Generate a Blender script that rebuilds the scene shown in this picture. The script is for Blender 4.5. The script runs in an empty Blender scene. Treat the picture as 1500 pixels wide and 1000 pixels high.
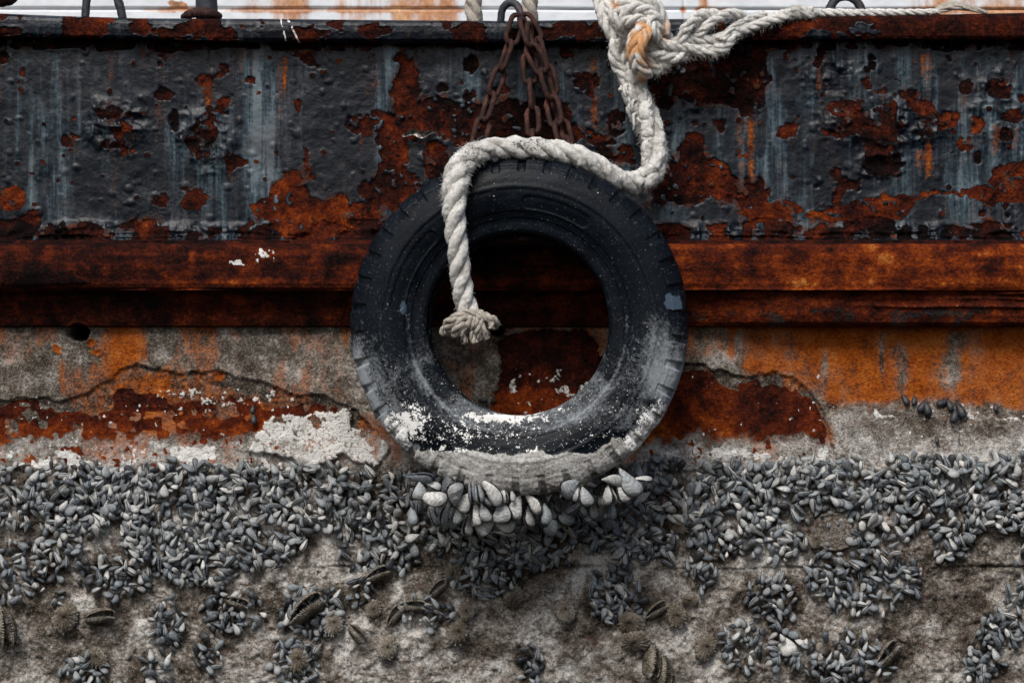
import bpy, math, random
import numpy as np
from mathutils import Vector, Matrix

random.seed(7); RNG = np.random.default_rng(11)
scene = bpy.context.scene
COL = scene.collection
S = 0.0016            # metres per photo pixel on the hull plane
D = 6.0               # camera distance

# ------------------------------------------------------------ camera, world, sun, exposure
cam_d = bpy.data.cameras.new('camera'); cam = bpy.data.objects.new('camera', cam_d); COL.objects.link(cam)
cam.location = (0, -D, 0); cam.rotation_euler = (math.radians(90), 0, 0)
cam_d.sensor_width = 36; cam_d.lens = 36 * D / (1500 * S); cam_d.clip_end = 200
scene.camera = cam

SUN_DIR = Vector((-0.22, -0.70, 0.84)).normalized()     # towards the sun
elev = math.asin(SUN_DIR.z); azim = math.atan2(SUN_DIR.x, SUN_DIR.y)
world = bpy.data.worlds.new('World'); scene.world = world; world.use_nodes = True
wn = world.node_tree; bg = wn.nodes['Background']; sky = wn.nodes.new('ShaderNodeTexSky')
sky.sky_type = 'NISHITA'; sky.sun_disc = False; sky.sun_elevation = elev; sky.sun_rotation = azim
sky.air_density = 1.0; sky.dust_density = 3.0
wn.links.new(sky.outputs[0], bg.inputs[0]); bg.inputs[1].default_value = 0.06
sun_d = bpy.data.lights.new('sun', 'SUN'); sun_d.energy = 1.5; sun_d.angle = math.radians(24); sun_d.color = (1, 0.97, 0.93)
sun = bpy.data.objects.new('sun', sun_d); COL.objects.link(sun)
sun.rotation_euler = SUN_DIR.to_track_quat('Z', 'Y').to_euler(); sun.location = (0, -3, 5)
scene.view_settings.view_transform = 'Standard'; scene.view_settings.look = 'None'
scene.view_settings.exposure = 1.02; scene.view_settings.gamma = 1

# ------------------------------------------------------------ helpers
def P(px, py, y=0.0):
    k = S * (D + y) / D
    return Vector(((px - 750) * k, y, (500 - py) * k))

def _hash(ix, iy, seed):
    h = (ix.astype(np.int64) * 374761393 + iy.astype(np.int64) * 668265263 + seed * 1442695041) & 0xffffffff
    h = ((h ^ (h >> 13)) * 1274126177) & 0xffffffff
    h = h ^ (h >> 16)
    h = (h * 2246822519) & 0xffffffff
    return ((h ^ (h >> 15)) & 0xffffff) / float(0xffffff)

def vnoise(x, y, seed=0):
    x0 = np.floor(x); y0 = np.floor(y); fx = x - x0; fy = y - y0
    fx = fx * fx * fx * (fx * (fx * 6 - 15) + 10); fy = fy * fy * fy * (fy * (fy * 6 - 15) + 10)
    a = _hash(x0, y0, seed); b = _hash(x0 + 1, y0, seed); c = _hash(x0, y0 + 1, seed); d = _hash(x0 + 1, y0 + 1, seed)
    return (a * (1 - fx) + b * fx) * (1 - fy) + (c * (1 - fx) + d * fx) * fy

def fbm(x, y, wl, octv=4, seed=0, gain=0.5):
    """wl = wavelength in pixels (scalar or (wx, wy)); result about 0..1"""
    wx, wy = wl if isinstance(wl, tuple) else (wl, wl)
    s = 0; a = 1; t = 0
    for o in range(octv):
        s = s + a * vnoise(x / wx * 2 ** o + 13.7 * o, y / wy * 2 ** o + 7.3 * o, seed + o * 17); t += a; a *= gain
    return s / t

def ridged(x, y, wl, octv=4, seed=0):
    s = 0; a = 1; t = 0
    for o in range(octv):
        s = s + a * (1 - np.abs(2 * vnoise(x / wl * 2 ** o + 5.1 * o, y / wl * 2 ** o, seed + o * 31) - 1)); t += a; a *= 0.5
    return s / t

def ss(a, b, x):
    t = np.clip((x - a) / (b - a), 0, 1); return t * t * (3 - 2 * t)

def poly_mask(X, Y, poly):
    m = np.zeros(X.shape, bool); n = len(poly)
    xs = [p[0] for p in poly]; ys = [p[1] for p in poly]
    j = n - 1
    for i in range(n):
        c = ((ys[i] > Y) != (ys[j] > Y))
        with np.errstate(divide='ignore', invalid='ignore'):
            xi = (xs[j] - xs[i]) * (Y - ys[i]) / ((ys[j] - ys[i]) if ys[j] != ys[i] else 1e-9) + xs[i]
        m ^= c & (X < xi); j = i
    return m.astype(float)

def ell(X, Y, cx, cy, rx, ry):
    return np.sqrt(((X - cx) / rx) ** 2 + ((Y - cy) / ry) ** 2)

def blur(a, n=1):
    for _ in range(n):
        p = np.pad(a, 1, mode='edge')
        a = (p[:-2, 1:-1] + 2 * p[1:-1, 1:-1] + p[2:, 1:-1]) / 4
        p = np.pad(a, 1, mode='edge')
        a = (p[1:-1, :-2] + 2 * p[1:-1, 1:-1] + p[1:-1, 2:]) / 4
    return a

def mesh_np(name, co, quads, mat, parent=None, attrs=None, smooth=True, tris=None):
    me = bpy.data.meshes.new(name)
    co = np.asarray(co, np.float32); nq = 0 if quads is None else len(quads); nt = 0 if tris is None else len(tris)
    me.vertices.add(len(co)); me.vertices.foreach_set('co', co.ravel())
    li = []; 
    if nq: li.append(np.asarray(quads, np.int32).ravel())
    if nt: li.append(np.asarray(tris, np.int32).ravel())
    li = np.concatenate(li)
    me.loops.add(len(li)); me.loops.foreach_set('vertex_index', li)
    me.polygons.add(nq + nt)
    st = np.concatenate([np.arange(nq) * 4, nq * 4 + np.arange(nt) * 3]).astype(np.int32)
    me.polygons.foreach_set('loop_start', st)
    me.update(calc_edges=True)
    me.polygons.foreach_set('use_smooth', np.full(nq + nt, smooth))
    if attrs:
        for k, v in attrs.items():
            at = me.attributes.new(k, 'FLOAT', 'POINT'); at.data.foreach_set('value', np.asarray(v, np.float32).ravel())
    me.validate(); me.update()
    me.materials.append(mat)
    o = bpy.data.objects.new(name, me); COL.objects.link(o)
    if parent: o.parent = parent
    return o

def grid_quads(nr, nc, wrap_c=False, wrap_r=False):
    r = np.arange(nr if wrap_r else nr - 1); c = np.arange(nc if wrap_c else nc - 1)
    R, C = np.meshgrid(r, c, indexing='ij'); R1 = (R + 1) % nr; C1 = (C + 1) % nc
    return np.stack([R * nc + C, R * nc + C1, R1 * nc + C1, R1 * nc + C], -1).reshape(-1, 4)

def tag(o, label=None, cat=None, group=None, kind=None):
    if label: o['label'] = label
    if cat: o['category'] = cat
    if group: o['group'] = group
    if kind: o['kind'] = kind
    return o

def empty(name, loc=(0, 0, 0)):
    o = bpy.data.objects.new(name, None); COL.objects.link(o); o.location = loc; o.empty_display_size = 0.05
    return o

# ------------------------------------------------------------ material helper
class M:
    def __init__(s, name):
        s.m = bpy.data.materials.new(name); s.m.use_nodes = True; s.t = s.m.node_tree
        s.b = s.t.nodes['Principled BSDF']
    def n(s, typ, ins=None, **props):
        nd = s.t.nodes.new(typ)
        for k, v in props.items(): setattr(nd, k, v)
        if ins:
            for k, v in ins.items(): s.set(nd.inputs[k], v)
        return nd
    def set(s, inp, v):
        if isinstance(v, bpy.types.NodeSocket): s.t.links.new(v, inp)
        elif isinstance(v, (tuple, list)) and len(v) == 3 and inp.type == 'RGBA': inp.default_value = (*v, 1)
        else: inp.default_value = v
    def attr(s, name): return s.n('ShaderNodeAttribute', attribute_name=name).outputs['Fac']
    def math(s, op, a, b=0.0, c=None, clamp=False):
        nd = s.n('ShaderNodeMath', operation=op, use_clamp=clamp); s.set(nd.inputs[0], a); s.set(nd.inputs[1], b)
        if c is not None: s.set(nd.inputs[2], c)
        return nd.outputs[0]
    def mix(s, f, a, b, mode='MIX'):
        nd = s.n('ShaderNodeMix', data_type='RGBA', blend_type=mode); s.set(nd.inputs[0], f); s.set(nd.inputs[6], a); s.set(nd.inputs[7], b)
        return nd.outputs[2]
    def sm(s, v, a, b):
        nd = s.n('ShaderNodeMapRange', interpolation_type='SMOOTHSTEP'); s.set(nd.inputs[0], v)
        nd.inputs[1].default_value = a; nd.inputs[2].default_value = b; return nd.outputs[0]
    def ramp(s, f, stops):
        nd = s.n('ShaderNodeValToRGB'); cr = nd.color_ramp
        while len(cr.elements) < len(stops): cr.elements.new(0.5)
        for e, (p, c) in zip(cr.elements, stops): e.position = p; e.color = (*c, 1)
        s.set(nd.inputs[0], f); return nd.outputs[0]
    def coord(s, scale=(1, 1, 1), which='Object'):
        tc = s.n('ShaderNodeTexCoord'); mp = s.n('ShaderNodeMapping'); mp.inputs['Scale'].default_value = scale
        s.t.links.new(tc.outputs[which], mp.inputs[0]); return mp.outputs[0]
    def noise(s, vec, scale, detail=6, rough=0.55):
        return s.n('ShaderNodeTexNoise', {'Vector': vec, 'Scale': scale, 'Detail': detail, 'Roughness': rough}).outputs[0]
    def bump(s, h, strength, dist, prev=None):
        nd = s.n('ShaderNodeBump', {'Height': h, 'Strength': strength, 'Distance': dist})
        if prev is not None: s.set(nd.inputs['Normal'], prev)
        return nd.outputs[0]
    def out(s, color=None, rough=None, normal=None, spec=None, metal=None):
        if color is not None: s.set(s.b.inputs['Base Color'], color)
        if rough is not None: s.set(s.b.inputs['Roughness'], rough)
        if normal is not None: s.set(s.b.inputs['Normal'], normal)
        if spec is not None: s.set(s.b.inputs['Specular IOR Level'], spec)
        if metal is not None: s.set(s.b.inputs['Metallic'], metal)
        return s.m

# ------------------------------------------------------------ materials
def make_hull_mat():
    m = M('weathered_hull'); v = m.coord()
    fine = m.noise(v, 130, 8, 0.65); med = m.noise(v, 22, 7, 0.6); big = m.noise(v, 5, 4); vfine = m.noise(v, 330, 5, 0.65)
    streak = m.noise(m.coord((46, 1, 3.0)), 1.0, 8, 0.70)
    streak2 = m.noise(m.coord((90, 1, 7)), 1.0, 5, 0.6)
    # paint
    pt = m.math('ADD', m.attr('ptone'), m.math('MULTIPLY', m.math('SUBTRACT', streak, 0.5), 2.0))
    pt = m.math('ADD', pt, m.math('MULTIPLY', m.math('SUBTRACT', fine, 0.5), 0.75))
    pt = m.math('ADD', pt, m.math('MULTIPLY', m.math('SUBTRACT', streak2, 0.5), 1.0))
    paint = m.ramp(pt, [(0.14, (0.0010, 0.0026, 0.0065)), (0.40, (0.0030, 0.0068, 0.0115)), (0.58, (0.0130, 0.0240, 0.0330)), (0.78, (0.038, 0.062, 0.077)), (0.96, (0.098, 0.130, 0.146))])
    paint = m.mix(m.sm(m.math('ADD', big, m.math('MULTIPLY', m.math('SUBTRACT', streak, 0.5), .5)), 0.48, 0.68), paint, m.mix(m.math('MULTIPLY', m.sm(pt, .34, .6), .42), paint, (0.040, 0.022, 0.025)))
    paint = m.mix(m.sm(m.math('ADD', med, m.math('MULTIPLY', m.math('SUBTRACT', streak2, 0.5), .8)), 0.56, 0.75), paint, m.mix(0.5, paint, (0.030, 0.020, 0.014)))
    # grey crust
    vor = m.n('ShaderNodeTexVoronoi', {'Vector': v, 'Scale': 260.0}).outputs[0]
    ct = m.math('ADD', m.math('MULTIPLY', m.math('SUBTRACT', med, 0.25), 0.85), m.math('MULTIPLY', m.math('SUBTRACT', fine, .17), 0.85))
    ct = m.math('ADD', ct, m.math('MULTIPLY', m.math('SUBTRACT', m.attr('ctone'), 0.5), 0.6))
    crust = m.ramp(ct, [(0.26, (0.024, 0.018, 0.013)), (0.42, (0.090, 0.072, 0.055)), (0.54, (0.190, 0.165, 0.136)), (0.68, (0.38, 0.35, 0.315)), (0.85, (0.62, 0.60, 0.56))])
    crust = m.mix(m.sm(m.noise(v, 38, 5, .7), 0.54, 0.66), crust, m.mix(0.62, crust, (0.10, 0.050, 0.036)))
    crust = m.mix(m.math('MULTIPLY', m.sm(m.noise(v, 14, 6, .7), 0.50, 0.62), .75), crust, m.mix(0.7, crust, (0.045, 0.036, 0.026)))
    crust = m.mix(m.math('MULTIPLY', m.sm(m.noise(v, 70, 5, .7), 0.54, 0.62), .55), crust, m.mix(0.8, crust, (0.035, 0.030, 0.026)))
    crust = m.mix(m.math('MULTIPLY', m.sm(vfine, 0.56, 0.66), 0.55), crust, (0.42, 0.41, 0.39))
    crust = m.mix(m.math('MULTIPLY', m.sm(vfine, 0.46, 0.38), 0.7), crust, (0.030, 0.025, 0.021))
    cf = m.sm(m.math('ADD', m.attr('crust'), m.math('MULTIPLY', m.math('SUBTRACT', fine, 0.5), 0.7)), 0.38, 0.62)
    col = m.mix(cf, paint, crust)
    # orange stain
    st = m.math('ADD', m.attr('stain'), m.math('MULTIPLY', m.math('SUBTRACT', streak, 0.5), 1.0))
    st = m.math('ADD', st, m.math('MULTIPLY', m.math('SUBTRACT', fine, 0.5), 1.3))
    st = m.math('ADD', st, m.math('MULTIPLY', m.math('SUBTRACT', med, 0.5), 0.7))
    sf = m.math('MULTIPLY', m.sm(st, 0.32, 1.0), m.sm(m.attr('stain'), 0.02, 0.2))
    orange = m.ramp(m.math('ADD', m.math('ADD', m.math('MULTIPLY', m.math('SUBTRACT', med, .18), 0.75), m.math('MULTIPLY', streak2, 0.15)), m.math('MULTIPLY', m.math('SUBTRACT', fine, .2), 0.95)), [(0.24, (0.045, 0.010, 0.002)), (0.40, (0.200, 0.036, 0.0012)), (0.60, (0.38, 0.080, 0.0025)), (0.88, (0.50, 0.17, 0.025))])
    dk = m.ramp(fine, [(0.35, (0.016, 0.006, 0.004)), (0.65, (0.090, 0.020, 0.006))])
    orange = m.mix(m.attr('sdark'), orange, dk)
    col = m.mix(m.math('MULTIPLY', sf, 0.93), col, orange)
    # rust
    rt = m.math('ADD', m.attr('rtone'), m.math('MULTIPLY', m.math('SUBTRACT', med, 0.5), 1.15))
    rt = m.math('ADD', rt, m.math('MULTIPLY', m.math('SUBTRACT', fine, 0.5), 0.95))
    rt = m.math('ADD', rt, m.math('MULTIPLY', m.math('SUBTRACT', m.noise(v, 8, 5, .6), 0.5), 0.55))
    rust = m.ramp(rt, [(0.08, (0.0030, 0.0014, 0.0016)), (0.30, (0.026, 0.0052, 0.0032)), (0.52, (0.085, 0.0135, 0.0040)), (0.80, (0.23, 0.041, 0.0050)), (1.0, (0.42, 0.15, 0.03))])
    rust = m.mix(m.math('MULTIPLY', m.sm(vfine, 0.60, 0.70), 0.25), rust, (0.24, 0.10, 0.05))
    rust = m.mix(m.math('MULTIPLY', m.sm(vfine, 0.44, 0.34), 0.75), rust, (0.008, 0.005, 0.005))
    rf = m.sm(m.math('ADD', m.attr('rust'), m.math('MULTIPLY', m.math('SUBTRACT', fine, 0.5), 0.7)), 0.40, 0.60)
    col = m.mix(rf, col, rust)
    # white salts and barnacles
    wf = m.sm(m.math('ADD', m.attr('white'), m.math('MULTIPLY', m.math('SUBTRACT', fine, 0.5), 1.1)), 0.42, 0.6)
    white = m.ramp(m.math('ADD', m.math('MULTIPLY', med, .5), m.math('MULTIPLY', vfine, .5)), [(0.3, (0.42, 0.40, 0.36)), (0.6, (0.78, 0.77, 0.74))])
    col = m.mix(wf, col, white)
    dirt_shade = m.attr('pit')
    col = m.mix(dirt_shade, col, (0.003, 0.003, 0.003))  # hole interiors painted near black, standing in for the shade inside
    rough = m.math('ADD', 0.37, m.math('MULTIPLY', m.math('MAXIMUM', m.math('MAXIMUM', rf, cf), sf), 0.50))
    rough = m.math('ADD', rough, m.math('MULTIPLY', m.math('SUBTRACT', fine, 0.5), 0.3))
    mx_ = m.math('MAXIMUM', m.math('MAXIMUM', rf, cf), m.math('MULTIPLY', sf, .6)); hb = m.bump(m.math('MULTIPLY', fine, m.math('ADD', .22, m.math('MULTIPLY', mx_, .78))), 1.0, 0.0058); hb = m.bump(m.math('MULTIPLY', vfine, m.math('ADD', .10, m.math('MULTIPLY', mx_, .9))), 0.8, 0.0022, hb)
    hb = m.bump(m.math('MULTIPLY', med, m.math('SUBTRACT', 1.0, mx_)), 0.3, 0.006, hb)
    hb = m.bump(m.math('MULTIPLY', vor, m.math('MAXIMUM', cf, rf)), 0.5, 0.003, hb)
    return m.out(col, rough, hb, spec=m.math('SUBTRACT', 0.30, m.math('MULTIPLY', m.math('MAXIMUM', m.math('MAXIMUM', rf, cf), sf), 0.22)))
HULL = make_hull_mat()

def make_rubber():
    m = M('weathered_rubber'); v = m.coord()
    fine = m.noise(v, 150, 8, 0.7); med = m.noise(v, 16, 5); vf = m.noise(v, 420, 4, .6); big = m.noise(v, 5, 3)
    base = m.ramp(m.math('ADD', m.math('MULTIPLY', med, 0.7), m.math('MULTIPLY', fine, 0.3)), [(0.3, (0.0016, 0.0025, 0.0040)), (0.7, (0.0055, 0.0085, 0.0130))])
    scr = m.noise(m.coord((1, 1, 1)), 55, 8, 0.75)
    df = m.sm(m.math('ADD', m.attr('dust'), m.math('ADD', m.math('MULTIPLY', m.math('SUBTRACT', fine, 0.5), 1.3), m.math('MULTIPLY', m.math('SUBTRACT', scr, 0.5), 1.0))), 0.25, 1.15)
    col = m.mix(df, base, (0.24, 0.26, 0.275))
    col = m.mix(m.math('MULTIPLY', m.sm(m.math('ADD', m.attr('blue'), m.math('MULTIPLY', m.math('SUBTRACT', scr, 0.5), 1.2)), .4, .75), 0.8), col, (0.06, 0.088, 0.125))
    ct = m.math('ADD', m.math('MULTIPLY', med, 0.45), m.math('MULTIPLY', m.math('SUBTRACT', fine, .1), 0.75))
    crust = m.ramp(ct, [(0.32, (0.09, 0.078, 0.062)), (0.44, (0.25, 0.235, 0.21)), (0.54, (0.42, 0.41, 0.39)), (0.70, (0.66, 0.66, 0.64))])
    crust = m.mix(m.math('MULTIPLY', m.sm(vf, 0.44, 0.36), 0.6), crust, (0.07, 0.06, 0.05))
    cf = m.sm(m.math('ADD', m.attr('crust'), m.math('MULTIPLY', m.math('SUBTRACT', fine, 0.5), 0.9)), 0.40, 0.62)
    col = m.mix(cf, col, crust)
    spk = m.math('MULTIPLY', m.sm(m.noise(v, 230, 2, .5), 0.66, 0.70), m.attr('speck'))
    col = m.mix(spk, col, (0.5, 0.5, 0.49))
    wn_ = m.math('ADD', m.math('MULTIPLY', m.noise(v, 75, 5, .6), .6), m.math('MULTIPLY', m.noise(v, 260, 3, .6), .4))
    wf = m.sm(m.math('SUBTRACT', wn_, m.math('SUBTRACT', .675, m.math('MULTIPLY', m.attr('white'), .21))), -0.004, 0.012)
    col = m.mix(wf, col, (0.84, 0.83, 0.80))
    rough = m.math('ADD', 0.40, m.math('MULTIPLY', m.math('MAXIMUM', m.math('MAXIMUM', df, cf), wf), 0.5))
    rough = m.math('ADD', rough, m.math('MULTIPLY', m.math('SUBTRACT', med, .5), .35))
    b = m.bump(fine, 0.35, 0.002); b = m.bump(m.math('MULTIPLY', vf, m.math('MAXIMUM', cf, wf)), 0.8, 0.003, b)
    return m.out(col, rough, b, spec=0.09)
RUBBER = make_rubber()

def make_rope(name, c1, c2, dirt_shade, stain=(0.68, 0.37, 0.18)):
    m = M(name); v = m.coord()
    f = m.noise(v, 190, 6, 0.7); md = m.noise(v, 28, 5); vf = m.noise(v, 600, 3)
    col = m.mix(m.sm(f, 0.35, 0.65), c1, c2)
    col = m.mix(m.math('MULTIPLY', m.sm(md, 0.52, 0.72), 0.5), col, dirt_shade)
    col = m.mix(m.math('MULTIPLY', m.attr('core'), 0.75), col, dirt_shade)  # darker towards the rope core, in the grooves between strands
    col = m.mix(m.sm(m.math('ADD', m.attr('stain'), m.math('MULTIPLY', m.math('SUBTRACT', f, .5), .5)), .2, 1.0), col, stain)
    col = m.mix(m.math('MULTIPLY', m.sm(m.math('ADD', m.attr('tar'), m.math('MULTIPLY', m.math('SUBTRACT', f, .5), 2.4)), 0.62, 0.78), 0.85), col, (0.045, 0.045, 0.05))
    b = m.bump(f, 0.9, 0.005); b = m.bump(vf, 0.8, 0.0025, b)
    return m.out(col, 0.95, b, spec=0.1)
ROPE = make_rope('white_rope_fibre', (0.64, 0.62, 0.57), (0.88, 0.865, 0.825), (0.26, 0.23, 0.19))
ROPE_GREY = make_rope('grey_rope_fibre', (0.36, 0.32, 0.27), (0.58, 0.53, 0.46), (0.16, 0.13, 0.10))

def make_chain():
    m = M('rusty_chain_iron'); v = m.coord(); f = m.noise(v, 160, 7, .7); md = m.noise(v, 25, 4)
    col = m.ramp(m.math('ADD', m.math('MULTIPLY', f, .5), m.math('MULTIPLY', md, .5)), [(0.36, (0.006, 0.003, 0.0025)), (0.5, (0.028, 0.010, 0.007)), (0.68, (0.12, 0.045, 0.030))])
    return m.out(col, 0.78, m.bump(f, 0.8, 0.003), spec=0.3)
CHAIN = make_chain()

def make_ironpaint():
    m = M('black_painted_iron'); v = m.coord(); f = m.noise(v, 110, 7, .7); md = m.noise(v, 18, 4)
    col = m.ramp(f, [(0.3, (0.006, 0.009, 0.013)), (0.6, (0.030, 0.036, 0.043)), (.75, (.12, .13, .14))])
    rc = m.ramp(f, [(0.3, (0.03, 0.01, 0.006)), (0.7, (0.16, 0.04, 0.012))])
    col = m.mix(m.sm(m.math('ADD', m.math('MULTIPLY', md, .6), m.math('MULTIPLY', f, .4)), 0.52, 0.6), col, rc)
    return m.out(col, 0.55, m.bump(f, 0.6, 0.003), spec=0.4)
IRON = make_ironpaint()

def make_shell():
    m = M('mussel_shell'); v = m.coord(); f = m.noise(v, 220, 6, .65); md = m.noise(v, 60, 4)
    tint = m.attr('tint')
    col = m.ramp(tint, [(0.0, (0.010, 0.014, 0.024)), (0.18, (0.045, 0.045, 0.044)), (0.36, (0.105, 0.122, 0.138)), (0.60, (0.23, 0.26, 0.275)), (0.80, (0.38, 0.39, 0.38)), (1.0, (0.60, 0.59, 0.56))])
    col = m.mix(m.sm(m.math('ADD', m.math('MULTIPLY', f, .6), m.math('MULTIPLY', md, .4)), 0.48, 0.66), col, m.mix(m.math('MULTIPLY', m.sm(tint, .08, .35), .6), col, (0.46, 0.47, 0.47)))
    col = m.mix(m.math('MULTIPLY', m.sm(f, 0.46, 0.34), .75), col, m.mix(0.25, (0.02, 0.018, 0.018), col))
    g = m.attr('grow'); w = m.math('SINE', m.math('MULTIPLY', m.math('ADD', g, m.math('MULTIPLY', md, 0.12)), 46.0))
    col = m.mix(m.math('MULTIPLY', m.sm(w, 0.0, 1.0), 0.26), col, (0.05, 0.045, 0.04))
    col = m.mix(m.math('MULTIPLY', m.sm(md, 0.50, 0.64), 0.55), col, m.mix(0.4, (0.10, 0.085, 0.065), col))
    col = m.mix(m.math('MULTIPLY', m.sm(m.math('ADD', g, m.math('MULTIPLY', md, .5)), 0.70, 1.2), 0.55), col, m.mix(0.30, (0.020, 0.026, 0.040), col))
    seam = m.sm(m.math('ADD', m.attr('seam'), m.math('MULTIPLY', m.math('SUBTRACT', f, .5), .5)), 0.30, 0.48)
    col = m.mix(seam, col, (0.006, 0.006, 0.009))
    b = m.bump(w, 0.12, 0.0010); b = m.bump(f, 0.5, 0.0016, b)
    return m.out(col, m.math('ADD', 0.34, m.math('MULTIPLY', f, .3)), b, spec=0.35)
SHELL = make_shell()

def make_bristle():
    m = M('bristly_shell'); v = m.coord(); f = m.noise(v, 260, 6, .7); md = m.noise(v, 50, 4)
    col = m.ramp(m.math('ADD', m.math('ADD', m.math('MULTIPLY', m.math('SUBTRACT', f, .25), 1.0), m.math('MULTIPLY', m.math('SUBTRACT', md, .5), .5)), m.math('MULTIPLY', m.attr('tint'), .5)), [(0.3, (0.040, 0.031, 0.022)), (0.5, (0.13, 0.108, 0.082)), (0.66, (0.27, 0.245, 0.205)), (0.85, (0.5, 0.48, 0.44))])
    col = m.mix(m.attr('seam'), col, (0.008, 0.007, 0.006))
    return m.out(col, 0.9, m.bump(f, .8, .003), spec=0.15)
BRISTLE = make_bristle()

def make_cabin():
    m = M('white_weathered_cabin_paint'); v = m.coord(); f = m.noise(v, 60, 7, .7); md = m.noise(v, 9, 5, .65)
    streak = m.noise(m.coord((16, 1, 3)), 1, 6, .65)
    col = m.ramp(m.noise(v, 12, 5), [(0.3, (0.62, 0.66, 0.70)), (0.7, (0.76, 0.78, 0.80))])
    col = m.mix(m.math('MULTIPLY', m.sm(f, 0.64, 0.70), .7), col, (0.30, 0.31, 0.32))
    r = m.math('ADD', m.attr('rust'), m.math('ADD', m.math('MULTIPLY', m.math('SUBTRACT', streak, .5), 1.1), m.math('MULTIPLY', m.math('SUBTRACT', md, .5), .7)))
    rc = m.ramp(m.math('ADD', m.math('MULTIPLY', f, .6), m.math('MULTIPLY', md, .4)), [(0.3, (0.09, 0.028, 0.01)), (0.5, (0.45, 0.17, 0.05)), (0.7, (0.66, 0.44, 0.22))])
    col = m.mix(m.math('MULTIPLY', m.sm(r, 0.42, 0.8), .92), col, rc)
    col = m.mix(m.attr('pit'), col, (0.05, 0.035, 0.03))
    return m.out(col, 0.5, m.bump(f, 0.35, 0.003), spec=0.3)
CABIN = make_cabin()

# clusters: (x0,y0,x1,y1, density 0..1, name)
CL = [(-60,686,60,765,1,'a'),(60,684,165,772,1,'a'),(150,690,230,770,.8,'a'),(0,792,120,852,.7,'a'),(120,818,225,872,.55,'a'),(185,730,350,840,1,'a'),(190,685,350,745,1,'a'),(80,745,130,800,.7,'a'),(255,760,330,850,1,'a'),(330,685,440,822,.9,'a'),
      (-60,850,60,880,.4,'a'),(228,878,266,946,.8,'a'),(212,958,252,998,.7,'a'),(300,868,382,925,.75,'a'),(290,925,320,985,.4,'a'),(87,958,157,996,.6,'a'),(80,868,95,884,.5,'a'),(320,835,345,860,.6,'a'),
      (437,680,535,768,1,'b'),(500,760,562,845,.8,'b'),(560,700,668,800,1,'b'),(565,790,610,835,.5,'b'),(413,858,500,930,.55,'b'),(395,940,470,1000,.6,'b'),(515,845,545,890,.4,'b'),
      (610,755,840,800,.9,'c'),(667,790,835,835,.8,'c'),(660,836,756,872,.75,'c'),(580,878,662,920,.7,'c'),(833,735,905,800,1,'c'),(763,945,790,1000,.7,'c'),
      (870,690,960,800,1,'d'),(915,676,1100,760,1,'d'),(905,745,978,826,.9,'d'),(1015,755,1100,812,.75,'d'),(1100,675,1292,758,1,'d'),(1100,755,1175,822,.7,'d'),(866,828,950,912,.75,'d'),(1010,815,1046,862,.6,'d'),(1098,842,1160,915,.62,'d'),(1060,900,1120,985,.5,'d'),(1125,925,1170,985,.45,'d'),
      (1285,672,1445,745,1,'e'),(1345,745,1445,786,.75,'e'),(1365,785,1415,818,.65,'e'),(1440,672,1560,772,1,'e'),(1184,795,1342,895,.75,'e'),(1250,762,1300,800,.7,'e'),(1310,755,1340,790,.5,'e'),(1176,924,1305,1000,.7,'e'),(1438,900,1496,946,.8,'e'),(1418,936,1466,1000,.8,'e'),(1480,840,1560,900,.5,'e'),(1490,800,1530,830,.4,'e')]

# ------------------------------------------------------------ the hull
xs = np.concatenate([np.arange(-420, -40, 9.0), np.arange(-40, 1540, 1.9), np.arange(1540, 1930, 9.0)])
def rows(ctrl, step=1.9):
    """ctrl: list of (py, YL, YR); returns resampled along arc length"""
    c = np.array(ctrl, float); seg = np.hypot(np.diff(c[:, 0]), np.diff(c[:, 1]) / S); L = np.concatenate([[0], np.cumsum(seg)])
    n = max(2, int(L[-1] / step)); t = np.linspace(0, L[-1], n)
    t = np.unique(np.concatenate([t, L]))
    return np.stack([np.interp(t, L, c[:, i]) for i in range(3)], 1)

upper = rows([(52, 0.0, 0.0), (345, -.004, -.004), (351, -.012, -.012)])
strake = rows([(351, -.012, -.012), (353, -.038, -.038), (356, -.05, -.05), (358, -.082, -.082), (363, -.094, -.094), (375, -.101, -.100), (395, -.104, -.103), (415, -.101, -.103), (421, -.096, -.101), (425, -.086, -.098),
               (427, -.060, -.088), (432, -.052, -.084), (446, -.046, -.085), (462, -.034, -.082), (472, -.028, -.076), (477, -.024, -.066), (480, -.006, -.008)], 1.7)
lower = rows([(480, -.006, -.008), (600, -.008, -.010), (680, -.016, -.016), (760, -.022, -.022), (830, -.024, -.024), (1000, -.026, -.026), (1250, -.01, -.01), (1420, .0, .0)], 1.9)
cut = lower[:, 0] < 1060
lower = np.concatenate([lower[cut], lower[~cut][::4], lower[-1:]])
allrows = np.concatenate([upper, strake[1:], lower[1:]])
nU, nS = len(upper), len(upper) + len(strake) - 1
PX, PY = np.meshgrid(xs, allrows[:, 0]); 
wr = ss(900, 1150, PX + 60 * (fbm(PX, PY, 120, 3, 91) - .5))
YB = allrows[:, 1][:, None] * (1 - wr) + allrows[:, 2][:, None] * wr
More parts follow.
